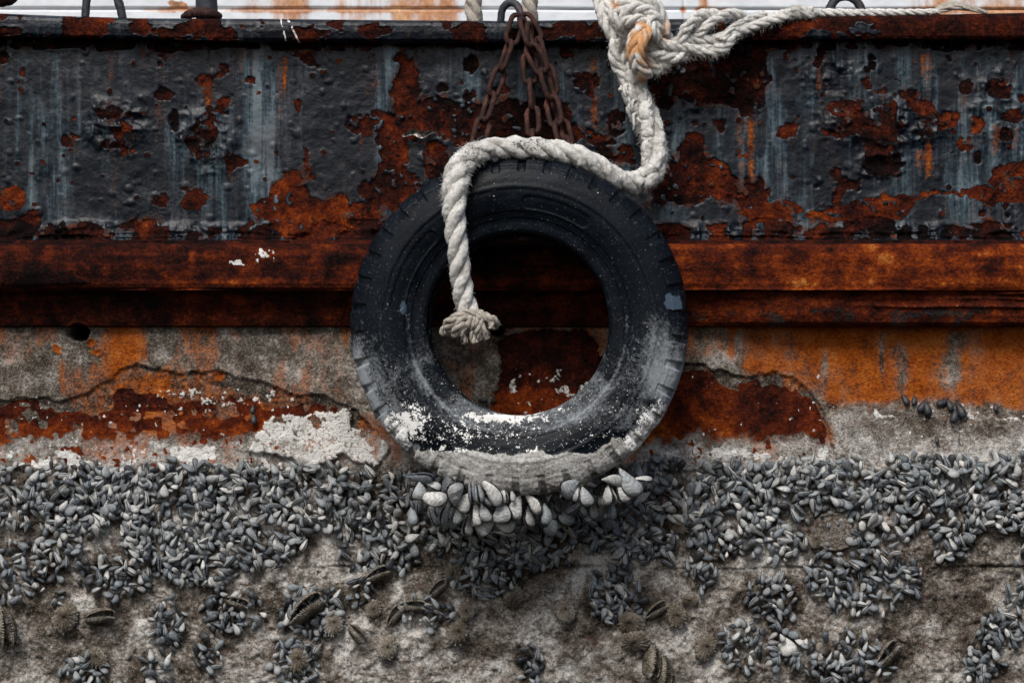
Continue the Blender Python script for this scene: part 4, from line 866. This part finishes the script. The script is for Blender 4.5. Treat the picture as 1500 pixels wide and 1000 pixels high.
def link_mesh(L, W, rw):
    n = 44; pts = []; half = (L - W) / 2
    t = np.linspace(0, 1, n, endpoint=False); per = 2 * (2 * half) + math.pi * (W - 2 * rw); R = W / 2 - rw; out = []
    for u in t * per:
        if u < 2 * half: out.append((R, u - half))
        elif u < 2 * half + math.pi * R: a = (u - 2 * half) / R; out.append((R * math.cos(a), half + R * math.sin(a)))
        elif u < 4 * half + math.pi * R: out.append((-R, half - (u - 2 * half - math.pi * R)))
        else: a = (u - 4 * half - math.pi * R) / R; out.append((-R * math.cos(a), -half - R * math.sin(a)))
    c = np.array([(x, 0, z) for x, z in out]); k = 10
    T = np.roll(c, -1, 0) - np.roll(c, 1, 0); T /= np.linalg.norm(T, axis=1)[:, None]; B = np.array([0, 1.0, 0]); N = np.cross(T, B)
    a = np.linspace(0, 2 * math.pi, k, endpoint=False)
    nn = fbm(np.arange(n)[:, None] * 1.0 + 0 * a[None, :], a[None, :] * 1.5, 2.0, 3, 7)
    rr = rw * (1 + .35 * (nn - .5))
    V = c[:, None] + rr[:, :, None] * (np.cos(a)[None, :, None] * N[:, None] + np.sin(a)[None, :, None] * B)
    return V.reshape(-1, 3), grid_quads(n, k, True, True)[:, ::-1]
LV, LQ = link_mesh(52 * S, 27 * S, 3.8 * S)
proto = None
def chain(pts, label, phase=0, pitch=41):
    global proto
    q, s = resample(pts, .002); root = empty('chain', Vector(q[0][:3])); tag(root, label, 'chain', 'rusty chains from the iron ring')
    T, N, B = frames(q[:, :3]); n = int((s[-1]) / (pitch * S)); i = 0
    for i in range(n + 1):
        sc = min(i * pitch * S + 10 * S, s[-1]); j = int(np.searchsorted(s, sc)); j = min(j, len(q) - 1)
        if proto is None:
            o = mesh_np('chain_link', LV, LQ, CHAIN); proto = o
        else:
            o = proto.copy(); COL.objects.link(o)
        t = Vector(T[j]); ra = phase + (i % 2) * math.pi / 2 + random.uniform(-.22, .22)
        nv = Vector(N[j]); bv = Vector(B[j]); side = bv * math.cos(ra) + nv * math.sin(ra); yv = t.cross(side)
        mt = Matrix((side, yv, t)).transposed().to_4x4(); mt.translation = Vector(q[j][:3]) - root.location
        o.parent = root; o.matrix_local = mt
chain([PR(757, 34, -.066, 1), PR(748, 62, -.075, 1), PR(733, 105, -.08, 1), PR(717, 150, -.10, 1), PR(703, 200, -.13, 1), PR(694, 240, -.15, 1), PR(690, 262, -.16, 1)], 'rusty chain hanging leftmost from the iron ring, slanting down behind the rope', .5)
chain([PR(775, 48, -.066, 1), PR(776, 90, -.07, 1), PR(778, 130, -.08, 1), PR(780, 170, -.10, 1), PR(782, 205, -.13, 1), PR(784, 250, -.15, 1)], 'rusty chain hanging straight down between the other two', 1.2)
chain([PR(768, 40, -.08, 1), PR(779, 72, -.095, 1), PR(795, 105, -.10, 1), PR(806, 140, -.10, 1), PR(815, 180, -.12, 1), PR(824, 220, -.14, 1), PR(828, 255, -.155, 1)], 'rusty chain slanting right from the iron ring, in front of its twin', 1.0)
chain([PR(772, 32, -.06, 1), PR(789, 64, -.066, 1), PR(799, 100, -.07, 1), PR(808, 135, -.075, 1), PR(820, 175, -.09, 1), PR(832, 222, -.12, 1)], 'rusty chain slanting right closest to the hull plate, behind its twin', .2)

# curled paint flake
gx, gy = np.meshgrid(np.linspace(-1, 1, 30), np.linspace(-1, 1, 10))
fx_ = (612 + gx * 22 - 750) * S; curl = .012 * gy ** 2 + .006 * np.sin(gx * 7); fz2 = (500 - (197 + gy * 5 * (1 - .6 * gx ** 2) + 2.5 * np.sin(gx * 5))) * S
V = np.stack([fx_, -.012 - curl, fz2], -1).reshape(-1, 3); V2 = V + np.array([0, .0015, 0]); Vall = np.vstack([V, V2])
qq = grid_quads(10, 30); z_ = np.zeros(len(Vall)); nn_ = fbm(Vall[:, 0] / S, Vall[:, 2] / S, 7, 3, 17)
fo = mesh_np('paint_flake', Vall - np.array([*hull.location]), np.vstack([qq, qq[:, ::-1] + len(V)]), HULL, hull, dict(rust=z_, rtone=z_, stain=z_, sdark=z_, crust=z_ + 1, ctone=z_ + .6, white=(nn_ > .55) * .8, ptone=z_ + .9, pit=z_))
fo['label'] = 'pale curled paint flake between the hull and the chain'

# ------------------------------------------------------------ cabin wall behind
cxs = np.arange(-700, 2200, 2.5); cpy = np.arange(-420, 62, 2.0); CXX, CYY = np.meshgrid(cxs, cpy); yb = .9
hh = Z0c = np.zeros_like(CXX)
plank = hh.copy(); lines = [13, -28, -70, -112, -154, -196, -238]
for l in lines:
    ly = l + 4 * (CXX - 300) / 1500 * np.where(CXX < 700, -1, 1) * .4 + 1.5 * (fbm(CXX, CYY * 0, 150, 3, 601) - .5)
    plank -= .010 * np.exp(-((CYY - ly) / 1.5) ** 2)
for vx in (1002, 1036): plank -= .006 * np.exp(-((CXX - vx) / 1.5) ** 2)
plank += .003 * (fbm(CXX, CYY, 20, 4, 603) - .5)
ru = np.interp(cxs, [-700, 180, 230, 300, 360, 400, 430, 480, 560, 620, 660, 700, 800, 990, 1000, 1010, 1032, 1040, 1075, 1110, 1150, 1290, 1330, 1380, 1500, 2200], [.02, .02, .42, .26, .5, .56, .62, .5, .55, .72, .70, .12, .06, .08, .55, .1, .75, .3, .28, .14, .1, .18, .42, .6, .72, .5])[None, :] + 0 * CYY
ru = ru + .35 * np.exp(-((CYY - 15) / 4) ** 2) * ss(.1, .3, ru); pit = np.exp(-((CYY - 14) / 1.3) ** 2) * .6 * ss(.35, .5, fbm(CXX, CYY * 0, 60, 3, 605)) * (np.abs(CYY - 14) < 5)
dsp = ss(1.2, .6, ell(CXX + 26 * (fbm(CXX, CYY, 9, 4, 609) - .5), CYY + 14 * (fbm(CXX, CYY, 7, 3, 611) - .5), 258, 9, 14, 8)); ru += .9 * dsp; pit = np.maximum(pit, .6 * ss(.8, .4, ell(CXX + 8 * (fbm(CXX, CYY, 8, 3, 607) - .5), CYY, 256, 6, 9, 6)))
kx = S * (D + yb) / D
V = np.stack([(CXX - 750) * kx, yb - plank, (500 - CYY) * kx], -1).reshape(-1, 3); org = np.array([0, yb, (500 - 62) * kx]);
cw = mesh_np('cabin_wall', V - org, grid_quads(len(cpy), len(cxs)), CABIN, None, dict(rust=ru, pit=pit)); cw.location = org
tag(cw, 'white planked cabin wall with rust runs, behind the rail', 'cabin wall')

# ------------------------------------------------------------ mussels
def mussel_unit(nu, nv, L, W, Tk, bend, valve=0, gap=0.):
    """shell along +X (umbo at 0), width Y, thickness Z. valve 0: whole, +1/-1: one valve"""
    u = (1 - np.cos(np.linspace(0, math.pi, nu))) / 2
    prof_ = np.clip(u, 0, 1) ** .78 * (1 - np.clip(u, 0, 1) ** 3.2) ** .5; prof_ = prof_ / prof_.max(); prof_[0] = .05; prof_[-1] = .03
    if valve == 0: th = np.linspace(0, 2 * math.pi, nv, endpoint=False)
    else: th = np.linspace(0, math.pi, nv)
    U, TH = np.meshgrid(u, th, indexing='ij'); PRf = np.repeat(prof_[:, None], len(th), 1)
    c, s = np.cos(TH), np.sin(TH)
    sq = np.abs(s) ** 1.25 * np.sign(s); seam = 1 - ss(0, .36, np.abs(s)); pin = 1 - .05 * seam * (valve == 0)
    y = W / 2 * PRf * c * pin; z = Tk / 2 * PRf ** .8 * sq
    if valve: z = z * valve + valve * gap * U
    x = U * L; y = y + bend * L * np.sin(math.pi * U)
    V = np.stack([x, y, z], -1).reshape(-1, 3)
    q = grid_quads(nu, len(th), wrap_c=(valve == 0))
    if valve == 0 or valve > 0: q = q[:, ::-1]
    g = U * .8 + .2 * np.abs(c) * U
    if valve: seam = 1 - ss(.05, .42, np.abs(s))
    return V, q, seam.reshape(-1), g.reshape(-1)
UNITS = [mussel_unit(9, 16, 1, random.uniform(.50, .68), random.uniform(.30, .42), random.uniform(-.06, .06)) for _ in range(14)]

def orient(ang_deg, tilt, roll):
    """local +X (length) -> image-plane angle (deg, screen clockwise from right), tilted out of plane by tilt (rad) towards viewer"""
    a = math.radians(ang_deg); d = Vector((math.cos(a), 0, -math.sin(a)))
    d = (d * math.cos(tilt) + Vector((0, -1, 0)) * math.sin(tilt)).normalized()
    y = Vector((0, -1, 0)).cross(d).normalized(); z = d.cross(y)
    y2 = y * math.cos(roll) + z * math.sin(roll); z2 = d.cross(y2)
    return Matrix((d, y2, z2)).transposed()

NAMES = dict(a='at the left end of the mussel band', b='left of the tyre foot', c='directly below the tyre foot', d='just right of the tyre foot', e='at the right end of the mussel band')
cand = []; cell = {}
def ok(x, y, r):
    gx, gy = int(x // 12), int(y // 12)
    for i in (-1, 0, 1):
        for j in (-1, 0, 1):
            for (a, b) in cell.get((gx + i, gy + j), ()):
                if (a - x) ** 2 + (b - y) ** 2 < r * r: return False
    cell.setdefault((gx, gy), []).append((x, y)); return True
rm = random.Random(21)
for (x0, y0_, x1, y1, dn, nm) in CL:
    area = (x1 - x0) * (y1 - y0_)
    for _ in range(int(area * .13 * dn)):
        x, y = rm.uniform(x0 - 8, x1 + 8), rm.uniform(y0_ - 5, y1 + 8)
        e = ell(np.array(x), np.array(y), (x0 + x1) / 2, (y0_ + y1) / 2, (x1 - x0) / 2 + 6, (y1 - y0_) / 2 + 4)
        w = float(fbm(np.array([x]), np.array([y]), 26, 3, 701)[0])
        if e > 1.30 - .55 * abs(w - .5) * 2 - (.25 if dn < .85 else 0): continue
        if w < .445 and dn > .6 and rm.random() < .85: continue
        if y > 1010: continue
        if ok(x, y, (5.6 if w > .52 else 7.4) if dn > .7 else 7.2): cand.append((x, y, nm, dn))
mus = []
for (x, y, nm, dn) in cand:
    L = rm.uniform(13.5, 25) * (1.0 + .12 * (rm.random() < .12)) * (.92 if y > 830 else 1)
    if rm.random() < .16: L *= .7
    mus.append([L, x, y, nm, dn])
mus.sort(key=lambda t: -t[0])
print('mussels', len(mus))
stuff = Acc()
for idx, (L, x, y, nm, dn) in enumerate(mus):
    Lm = L * S; V, q, seam, g = UNITS[rm.randrange(len(UNITS))]
    an = rm.gauss(75, 52) if rm.random() < .75 else rm.uniform(0, 360)
    if rm.random() < .45: an += 180
    M3 = np.array(orient(an, rm.uniform(-.1, .95), rm.choice([rm.uniform(.9, 1.5), -rm.uniform(.6, 1.5), rm.uniform(-.9, .9), -rm.uniform(.8, 1.5), rm.uniform(-.6, .6)])))
    Vw = (V - np.array([.45, 0, 0])) * Lm @ M3.T
    yb_ = hull_surface_y(x, y) - rm.uniform(.003, .018) - (.010 if dn > .85 and rm.random() < .35 else 0)
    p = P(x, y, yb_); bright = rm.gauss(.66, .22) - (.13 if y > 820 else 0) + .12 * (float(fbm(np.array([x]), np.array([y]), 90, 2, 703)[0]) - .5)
    if rm.random() < .05: bright = rm.uniform(.85, 1)
    if rm.random() < .05: bright = rm.uniform(.05, .15)
    bright = min(max(bright, .03), 1)
    if idx < 175:
        o = mesh_np('mussel', Vw, q, SHELL, None, dict(tint=np.full(len(V), bright), seam=seam, grow=g)); o.location = p
        tag(o, 'small blue grey mussel in the crust ' + NAMES[nm], 'mussel', 'blue grey mussels ' + NAMES[nm])
    else:
        stuff.add(Vw + np.array([*p]), q, None, tint=bright, seam=seam, grow=g)
o = stuff.build('mussel_bed', SHELL, None); tag(o, 'dense bed of small blue grey mussels crusting the hull at the waterline', 'mussel bed', kind='stuff')

# big pale mussels on the tyre foot: zoom coordinates
def zc(x, y): return 560 + x / 3.571, 650 + y / 3.571
BIG = [(185,170,135,58,4,.45,'dark grey mussel lying flat at the far left of the tyre foot'),(190,245,78,66,95,.72,'rounded pale mussel at the left edge of the tyre cluster'),(262,275,136,66,12,.95,'long pale mussel lying level at the left of the tyre cluster'),
       (265,220,72,50,22,.85,'small white mussel on top of the long level one'),(332,215,78,52,-62,.28,'teal blue mussel tucked under the tyre crust on the left'),(383,262,104,78,-85,.8,'broad cream mussel standing with a black edge below the left crust block'),
       (335,350,122,58,112,.7,'slender pale mussel leaning down to the left'),(395,355,110,44,102,.74,'narrow mussel with a dark seam beside the leaning one'),(440,305,96,66,118,.9,'bright broad mussel above the broken shell'),
       (470,240,112,40,84,.5,'closed mussel seen edge on under the crust, left of its twin'),(502,250,98,46,80,.66,'closed mussel seen edge on under the crust, right of its twin'),(565,250,142,62,52,.95,'largest white mussel slanting down to the right under the tyre'),
       (540,292,74,32,38,.5,'thin mussel squeezed below the largest white one'),(487,365,104,52,84,1.,'broken white mussel with ragged edges'),(537,355,88,50,68,.8,'pale mussel with a dark line right of the broken one'),
       (445,422,96,66,96,.88,'cream mussel low on the left of the hanging bunch'),(548,425,104,80,142,.92,'wide cream mussel at the bottom middle of the bunch'),(625,355,104,94,92,.76,'broad grey mussel hanging below the largest white one'),
       (637,262,82,52,86,.9,'upright white mussel right of the largest one'),(678,270,52,26,80,.8,'tiny upright mussel beside the white upright one'),(645,425,92,56,2,.9,'level pale mussel under the broad grey one'),
       (640,462,98,50,5,.85,'lowest level mussel of the bunch'),(705,330,112,66,106,1.,'bright mussel with a black rim, centre right of the bunch'),(785,310,112,56,52,1.,'bright mussel slanting right at the right end of the bunch'),
       (768,380,92,60,82,.98,'cream mussel hanging below the bright slanting one'),(850,365,92,50,86,.6,'grey brown mussel just right of the bright bunch'),(985,228,96,86,140,.66,'round blue grey mussel stuck on the front of the crust'),
       (1020,265,64,52,100,.85,'small pale mussel behind the round one'),(1066,272,88,60,68,.72,'speckled mussel right of the round one'),(1208,192,102,56,5,.85,'flat white mussel on top of the right hand group'),
       (1190,265,88,80,84,.84,'round pale mussel at the lower left of the right hand group'),(1256,245,102,76,62,.9,'pale mussel in the middle of the right hand group'),(1293,195,144,76,52,.7,'long grey mussel leaning across the right hand group'),
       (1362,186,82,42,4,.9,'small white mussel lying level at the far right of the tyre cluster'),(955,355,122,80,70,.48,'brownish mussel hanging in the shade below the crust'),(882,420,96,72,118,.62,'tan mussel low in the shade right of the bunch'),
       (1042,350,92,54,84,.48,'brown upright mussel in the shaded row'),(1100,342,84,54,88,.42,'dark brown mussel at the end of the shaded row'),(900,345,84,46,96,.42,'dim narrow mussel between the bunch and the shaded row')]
for i, (zx, zy, L, W, an, tn, lab) in enumerate(BIG):
    x, y = zc(zx, zy); L, W = L / 3.571 * 1.24, W / 3.571 * 1.32
    dep = -.290 if zy < 300 else (-.265 if zy < 380 else -.235)
    if 'shade' in lab: dep = -.20
    dep -= .006 * (i % 3)
    if 850 < zx < 1110 and zy < 300: dep = -.305
    edge_on = 'edge on' in lab
    root = empty('mussel', P(x, y, dep)); tag(root, lab, 'mussel', 'large mussels hanging from the tyre foot')
    sc = S * (D + dep) / D; rr2 = random.Random(i)
    root.rotation_euler = orient(an, rr2.uniform(-.1, .35), (math.pi / 2 + .1 if edge_on else rr2.choice([-1, 1]) * (rr2.uniform(.3, .7) if i % 3 else rr2.uniform(.95, 1.35)))).to_euler()
    Lm, Wm = L * sc, (W * sc if not edge_on else W * sc * 1.2); Tm = Wm * (.60 if not edge_on else .7)
    for v_ in (1, -1):
        V, q, seam, g = mussel_unit(22, 17, Lm, Wm, Tm, (.07 if i % 2 else -.07), v_, gap=Wm * rr2.uniform(.015, .07) if 'broken' not in lab else Wm * .12)
        V = V - np.array([Lm * .5, 0, 0])
        V[:, 2] += (.10 * Wm * (fbm(V[:, 0] * 400, V[:, 1] * 400, 3, 4, i) - .5) + .012 * Wm * np.sin(g * 40 + 3 * fbm(V[:, 0] * 400, V[:, 1] * 400, 4, 2, i))) * v_
        mesh_np('valve', V, q, SHELL, root, dict(tint=np.full(len(V), min(1, tn)), seam=seam, grow=g))
# the packed row behind the bright ones
rb_ = random.Random(77)
for i in range(78):
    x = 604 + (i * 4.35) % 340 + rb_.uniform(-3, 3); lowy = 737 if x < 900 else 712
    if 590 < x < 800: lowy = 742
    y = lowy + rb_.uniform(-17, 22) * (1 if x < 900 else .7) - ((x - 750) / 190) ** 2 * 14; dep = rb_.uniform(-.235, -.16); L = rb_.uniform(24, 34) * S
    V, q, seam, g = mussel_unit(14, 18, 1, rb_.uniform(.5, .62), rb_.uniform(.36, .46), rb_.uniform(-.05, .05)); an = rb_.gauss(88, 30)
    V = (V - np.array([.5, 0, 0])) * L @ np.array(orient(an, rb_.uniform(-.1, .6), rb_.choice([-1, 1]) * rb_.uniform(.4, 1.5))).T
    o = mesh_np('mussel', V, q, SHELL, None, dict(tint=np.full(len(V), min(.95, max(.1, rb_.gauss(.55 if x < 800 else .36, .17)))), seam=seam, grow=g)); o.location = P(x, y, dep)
    tag(o, 'mussel packed in the dim row behind the pale ones under the tyre foot', 'mussel', 'mussels packed behind the pale row under the tyre foot')
# dark blue mussels hanging on the rust and grey plates
DARK = [(1325,584,20,60,'blue black mussel leftmost in the row hanging on the grey plate'),(1339,585,17,95,'second blue black mussel in the row on the grey plate'),(1351,593,22,120,'dark mussel in the middle of the row on the grey plate'),(1357,596,24,75,'narrow dark mussel in the middle of the row, right of its neighbour'),
        (1382,588,22,155,'blue black mussel spreading left below the orange stain'),(1390,592,20,70,'blue black mussel hugging its spreading neighbour'),(1398,607,24,105,'blue black mussel lowest in the row by the crack'),(1406,600,26,62,'blue black mussel rightmost in the row by the crack'),
        (1372,643,13,80,'tiny dark mussel alone low on the grey plate'),(1458,595,15,85,'small dark mussel alone near the right edge'),(370,598,15,95,'small blue mussel left of the white patch, upper of two'),(371,612,18,80,'small blue mussel left of the white patch, lower of two'),
        (250,672,20,15,'grey mussel alone on the salt band at the left'),(548,602,8,80,'tiny dark mussel left of the tyre'),(706,586,15,5,'dark oval mussel seen through the tyre hole')]
for i, (x, y, L, an, lab) in enumerate(DARK):
    V, q, seam, g = mussel_unit(14, 16, 1, .52, .42, .03); M3 = np.array(orient(an, .3, random.uniform(-.5, .5)))
    Vw = (V - np.array([.45, 0, 0])) * L * S @ M3.T; yy = hull_surface_y(x, y) - .008
    o = mesh_np('mussel', Vw, q, SHELL, None, dict(tint=np.full(len(V), .04 if i not in (12,) else .5), seam=seam, grow=g)); o.location = P(x, y, yy)
    tag(o, lab, 'mussel', 'dark mussels alone on the upper plates')

# bristly ark shells
def ark(x, y, r, an, kind, lab, seed, tint=.5):
    """kind: dome, open"""
    rs = random.Random(seed); root_y = hull_surface_y(x, y) - .006; p = P(x, y, root_y); R = r * S
    root = empty('bristly_shell', p); tag(root, lab, 'shell', 'bristly shells on the lower hull')
    root.rotation_euler = orient(an, .25 if kind == 'dome' else .5, 0 if kind == 'dome' else 1.15).to_euler()
    for v_ in ((1,) if kind == 'dome' else (1, -1)):
        nu, nv = 16, 49; rho = np.linspace(0, 1, nu); th = np.linspace(0, 2 * math.pi, nv, endpoint=False)
        RH, TH = np.meshgrid(rho, th, indexing='ij'); ribs = (1 + .06 * np.sin(TH * 16) * RH) * (1 + .35 * (fbm(np.cos(TH) * 2 + seed, np.sin(TH) * 2, 1, 3, seed) - .5) * RH)
        X = R * RH * np.cos(TH) * ribs * 1.0; Y = R * .78 * RH * np.sin(TH) * ribs; Z = R * .72 * np.sqrt(np.clip(1 - RH ** 2, 0, 1)) * (1 + .10 * np.sin(TH * 16))
        Z = Z + R * .06 * (fbm(X / R * 5 + seed, Y / R * 5, 1, 3, seed) - .5)
        if kind == 'open': Z = v_ * (Z * .62 + R * .10 * (1 + np.cos(TH)) * RH)
        V = np.stack([X, Y, Z], -1).reshape(-1, 3); q = grid_quads(nu, nv, wrap_c=True)
        if v_ < 0: q = q[:, ::-1]
        a_ = Acc(); a_.add(V, q, None, tint=tint + .25 * (rho.repeat(nv) - .5), seam=(rho.repeat(nv) > .96) * (.8 if kind == 'open' else .2))
        for k in range(70 if kind == 'dome' else 44):      # bristles and teeth
            t = rs.uniform(0, 6.283) if kind == 'dome' else 6.283 * k / 44; rh = rs.uniform(.55, 1) if kind == 'dome' else .97
            zz = R * .55 * math.sqrt(max(0, 1 - rh ** 2)) * (1 if kind == 'dome' else .62 * v_) + (0 if kind == 'dome' else v_ * R * .1 * (1 + math.cos(t)))
            b0 = np.array([R * rh * math.cos(t), R * .78 * rh * math.sin(t), zz]); dr = np.array([math.cos(t), .8 * math.sin(t), rs.uniform(.1, .6) * v_ if kind == 'dome' else -.5 * v_]); L = R * rs.uniform(.07, .17)
            V, q, tr = sweep(np.array([b0 - dr * L * .3, b0 + dr * L * .5, b0 + dr * L]), np.array([.055, .045, .012]) * R, 4, caps=False)
            a_.add(V, q, None, tint=tint + rs.uniform(.1, .4), seam=0.0)
        a_.build('valve', BRISTLE, root)
ARK = [(95,905,24,100,'dome','bristly dome shell at the lower left with spines fanned downward'),(146,904,22,-20,'open','gaping toothed shell beside the lower left dome'),(143,962,17,60,'dome','shaggy shell above the lowest left mussels'),(6,915,30,70,'open','large gaping shell cut by the left edge'),
       (346,882,18,5,'open','toothed shell crowning the small mussel clump left of the seam shells'),(489,912,20,95,'dome','pale bristly dome under the long toothed shell'),(449,893,30,-50,'open','longest toothed shell standing diagonally at lower centre left'),(547,892,15,100,'dome','small bristly dome between mussels at centre left'),
       (567,948,19,100,'dome','whitest bristly dome, lowest left of centre'),(640,864,17,-55,'open','toothed shell just under the seam, below the tyre'),(683,895,15,90,'dome','ridged dome with heavy spines below centre'),(752,874,18,-70,'dome','half buried bristly dome at the centre'),
       (670,925,20,100,'dome','blurred mud coloured dome below the centre mussels'),(828,893,19,80,'dome','round pale bristly dome alone right of centre'),(437,965,20,90,'dome','mud grey dome low on the left of centre'),(579,902,18,-65,'open','narrow gaping shell left of the centre clump'),
       (604,888,20,-8,'open','flat gaping shell with black mouth at the centre left'),(522,927,17,40,'open','brown shell slanting down right at lower centre left'),(553,842,20,-35,'open','brown toothed shell touching the seam left of centre'),
       (924,911,21,15,'dome','brown bristly shell, uppermost of the lower right stack'),(931,938,22,-15,'dome','brown fan shell under its twin, lower right'),(961,895,19,-45,'open','toothed shell with amber mouth, right of centre'),(991,902,19,75,'dome','ribbed half shell facing the amber mouthed one'),
       (955,968,24,88,'open','tall upright shell at the bottom, left of a pair'),(972,982,22,80,'open','tall upright shell at the bottom, right of a pair'),(1033,947,20,95,'dome','plain mud covered dome at the bottom right of centre'),(1300,960,24,-62,'open','dark gaping shell with white teeth at the lower right'),
       (1011,878,12,0,'dome','lumpy small grey shell above the half shell'),(1194,790,13,100,'dome','tan rounded shell beside the ring scar'),(663,842,17,90,'dome','grey weedy dome straddling the seam'),(994,770,15,20,'dome','brown weedy dome set in the mussels right of the tyre')]
for i, a in enumerate(ARK): ark(*a[:5], a[5], 900 + i, .64 if 'pale' in a[5] or 'whitest' in a[5] else .46)

# a bare white shell and the ring shaped oyster scar
o = None
V, q, seam, g = mussel_unit(16, 20, 30 * S, 26 * S, 16 * S, .02); nz = fbm(V[:, 0] * 900, V[:, 1] * 900, 4, 3, 5); V = V * (1 + .12 * (nz[:, None] - .5)) - np.array([15 * S, 0, 0])
V = V @ np.array(orient(70, .2, .1)).T
o = mesh_np('white_shell', V, q, SHELL, None, dict(tint=np.full(len(V), 1.0), seam=seam * 0, grow=g * 0)); o.location = P(1153, 946, hull_surface_y(1153, 946) - .008); tag(o, 'bright chalky white shell low on the right of centre', 'shell')
nu, nv = 24, 80; RH, TH = np.meshgrid(np.linspace(0, 1, nu), np.linspace(0, 2 * math.pi, nv, endpoint=False), indexing='ij')
R = 36 * S; rag_ = 1 + .10 * (fbm(np.cos(TH) * 3 + 9, np.sin(TH) * 3 + 9, 1, 3, 9) - .5) * 2
X = R * RH * np.cos(TH) * rag_; Zz = R * .82 * RH * np.sin(TH) * rag_; Yd = -.012 * (1 - RH ** 6) - .006 * np.exp(-((RH - .88) / .06) ** 2) - .004 * (fbm(X * 300, Zz * 300, 2, 4, 4) - .5)
o = mesh_np('oyster_scar', np.stack([X, Yd, Zz], -1).reshape(-1, 3), grid_quads(nu, nv, wrap_c=True), HULL, None, dict(rust=0 * X, rtone=0 * X, stain=0 * X, sdark=0 * X, crust=0 * X + 1, ctone=.55 - .25 * (RH > .93), white=0 * X, ptone=0 * X, pit=0 * X))
o.name = 'oyster_shell'; o.location = P(1222, 778, hull_surface_y(1222, 778) + .002); tag(o, 'large flat round oyster shell cemented among the mussels on the right', 'oyster')

# short beard of weed and byssus hanging from the tyre foot
wacc = Acc(); rs = random.Random(31)
for k in range(520):
    cx = rs.choice([rs.uniform(600, 930), rs.gauss(905, 14), rs.gauss(842, 30), rs.gauss(640, 30)]); cy = 724 - ((cx - 761) / 247) ** 2 * 26 + rs.uniform(-8, 22) * (1 if cx < 900 else .5)
    if cx > 890: cy = rs.uniform(660, 715)
    b0 = np.array([*P(cx, cy, rs.uniform(-.27, -.18))]); L = rs.uniform(.008, .030); dr = np.array([rs.uniform(-.6, .6), rs.uniform(-.4, .2), -1]); t = np.linspace(0, 1, 5)[:, None]
    path = b0 + dr * L * t + np.array([rs.uniform(-1, 1), 0, rs.uniform(-.2, .6)]) * L * t * t * .7
    V, q, tr = sweep(path, .0006 * np.linspace(1.2, .4, 5), 3, caps=False); wacc.add(V, q, None, tint=rs.uniform(.1, .7), seam=0.)
o = wacc.build('weed_beard', BRISTLE); tag(o, 'sparse tan beard of weed threads under the tyre foot', 'seaweed', kind='stuff')
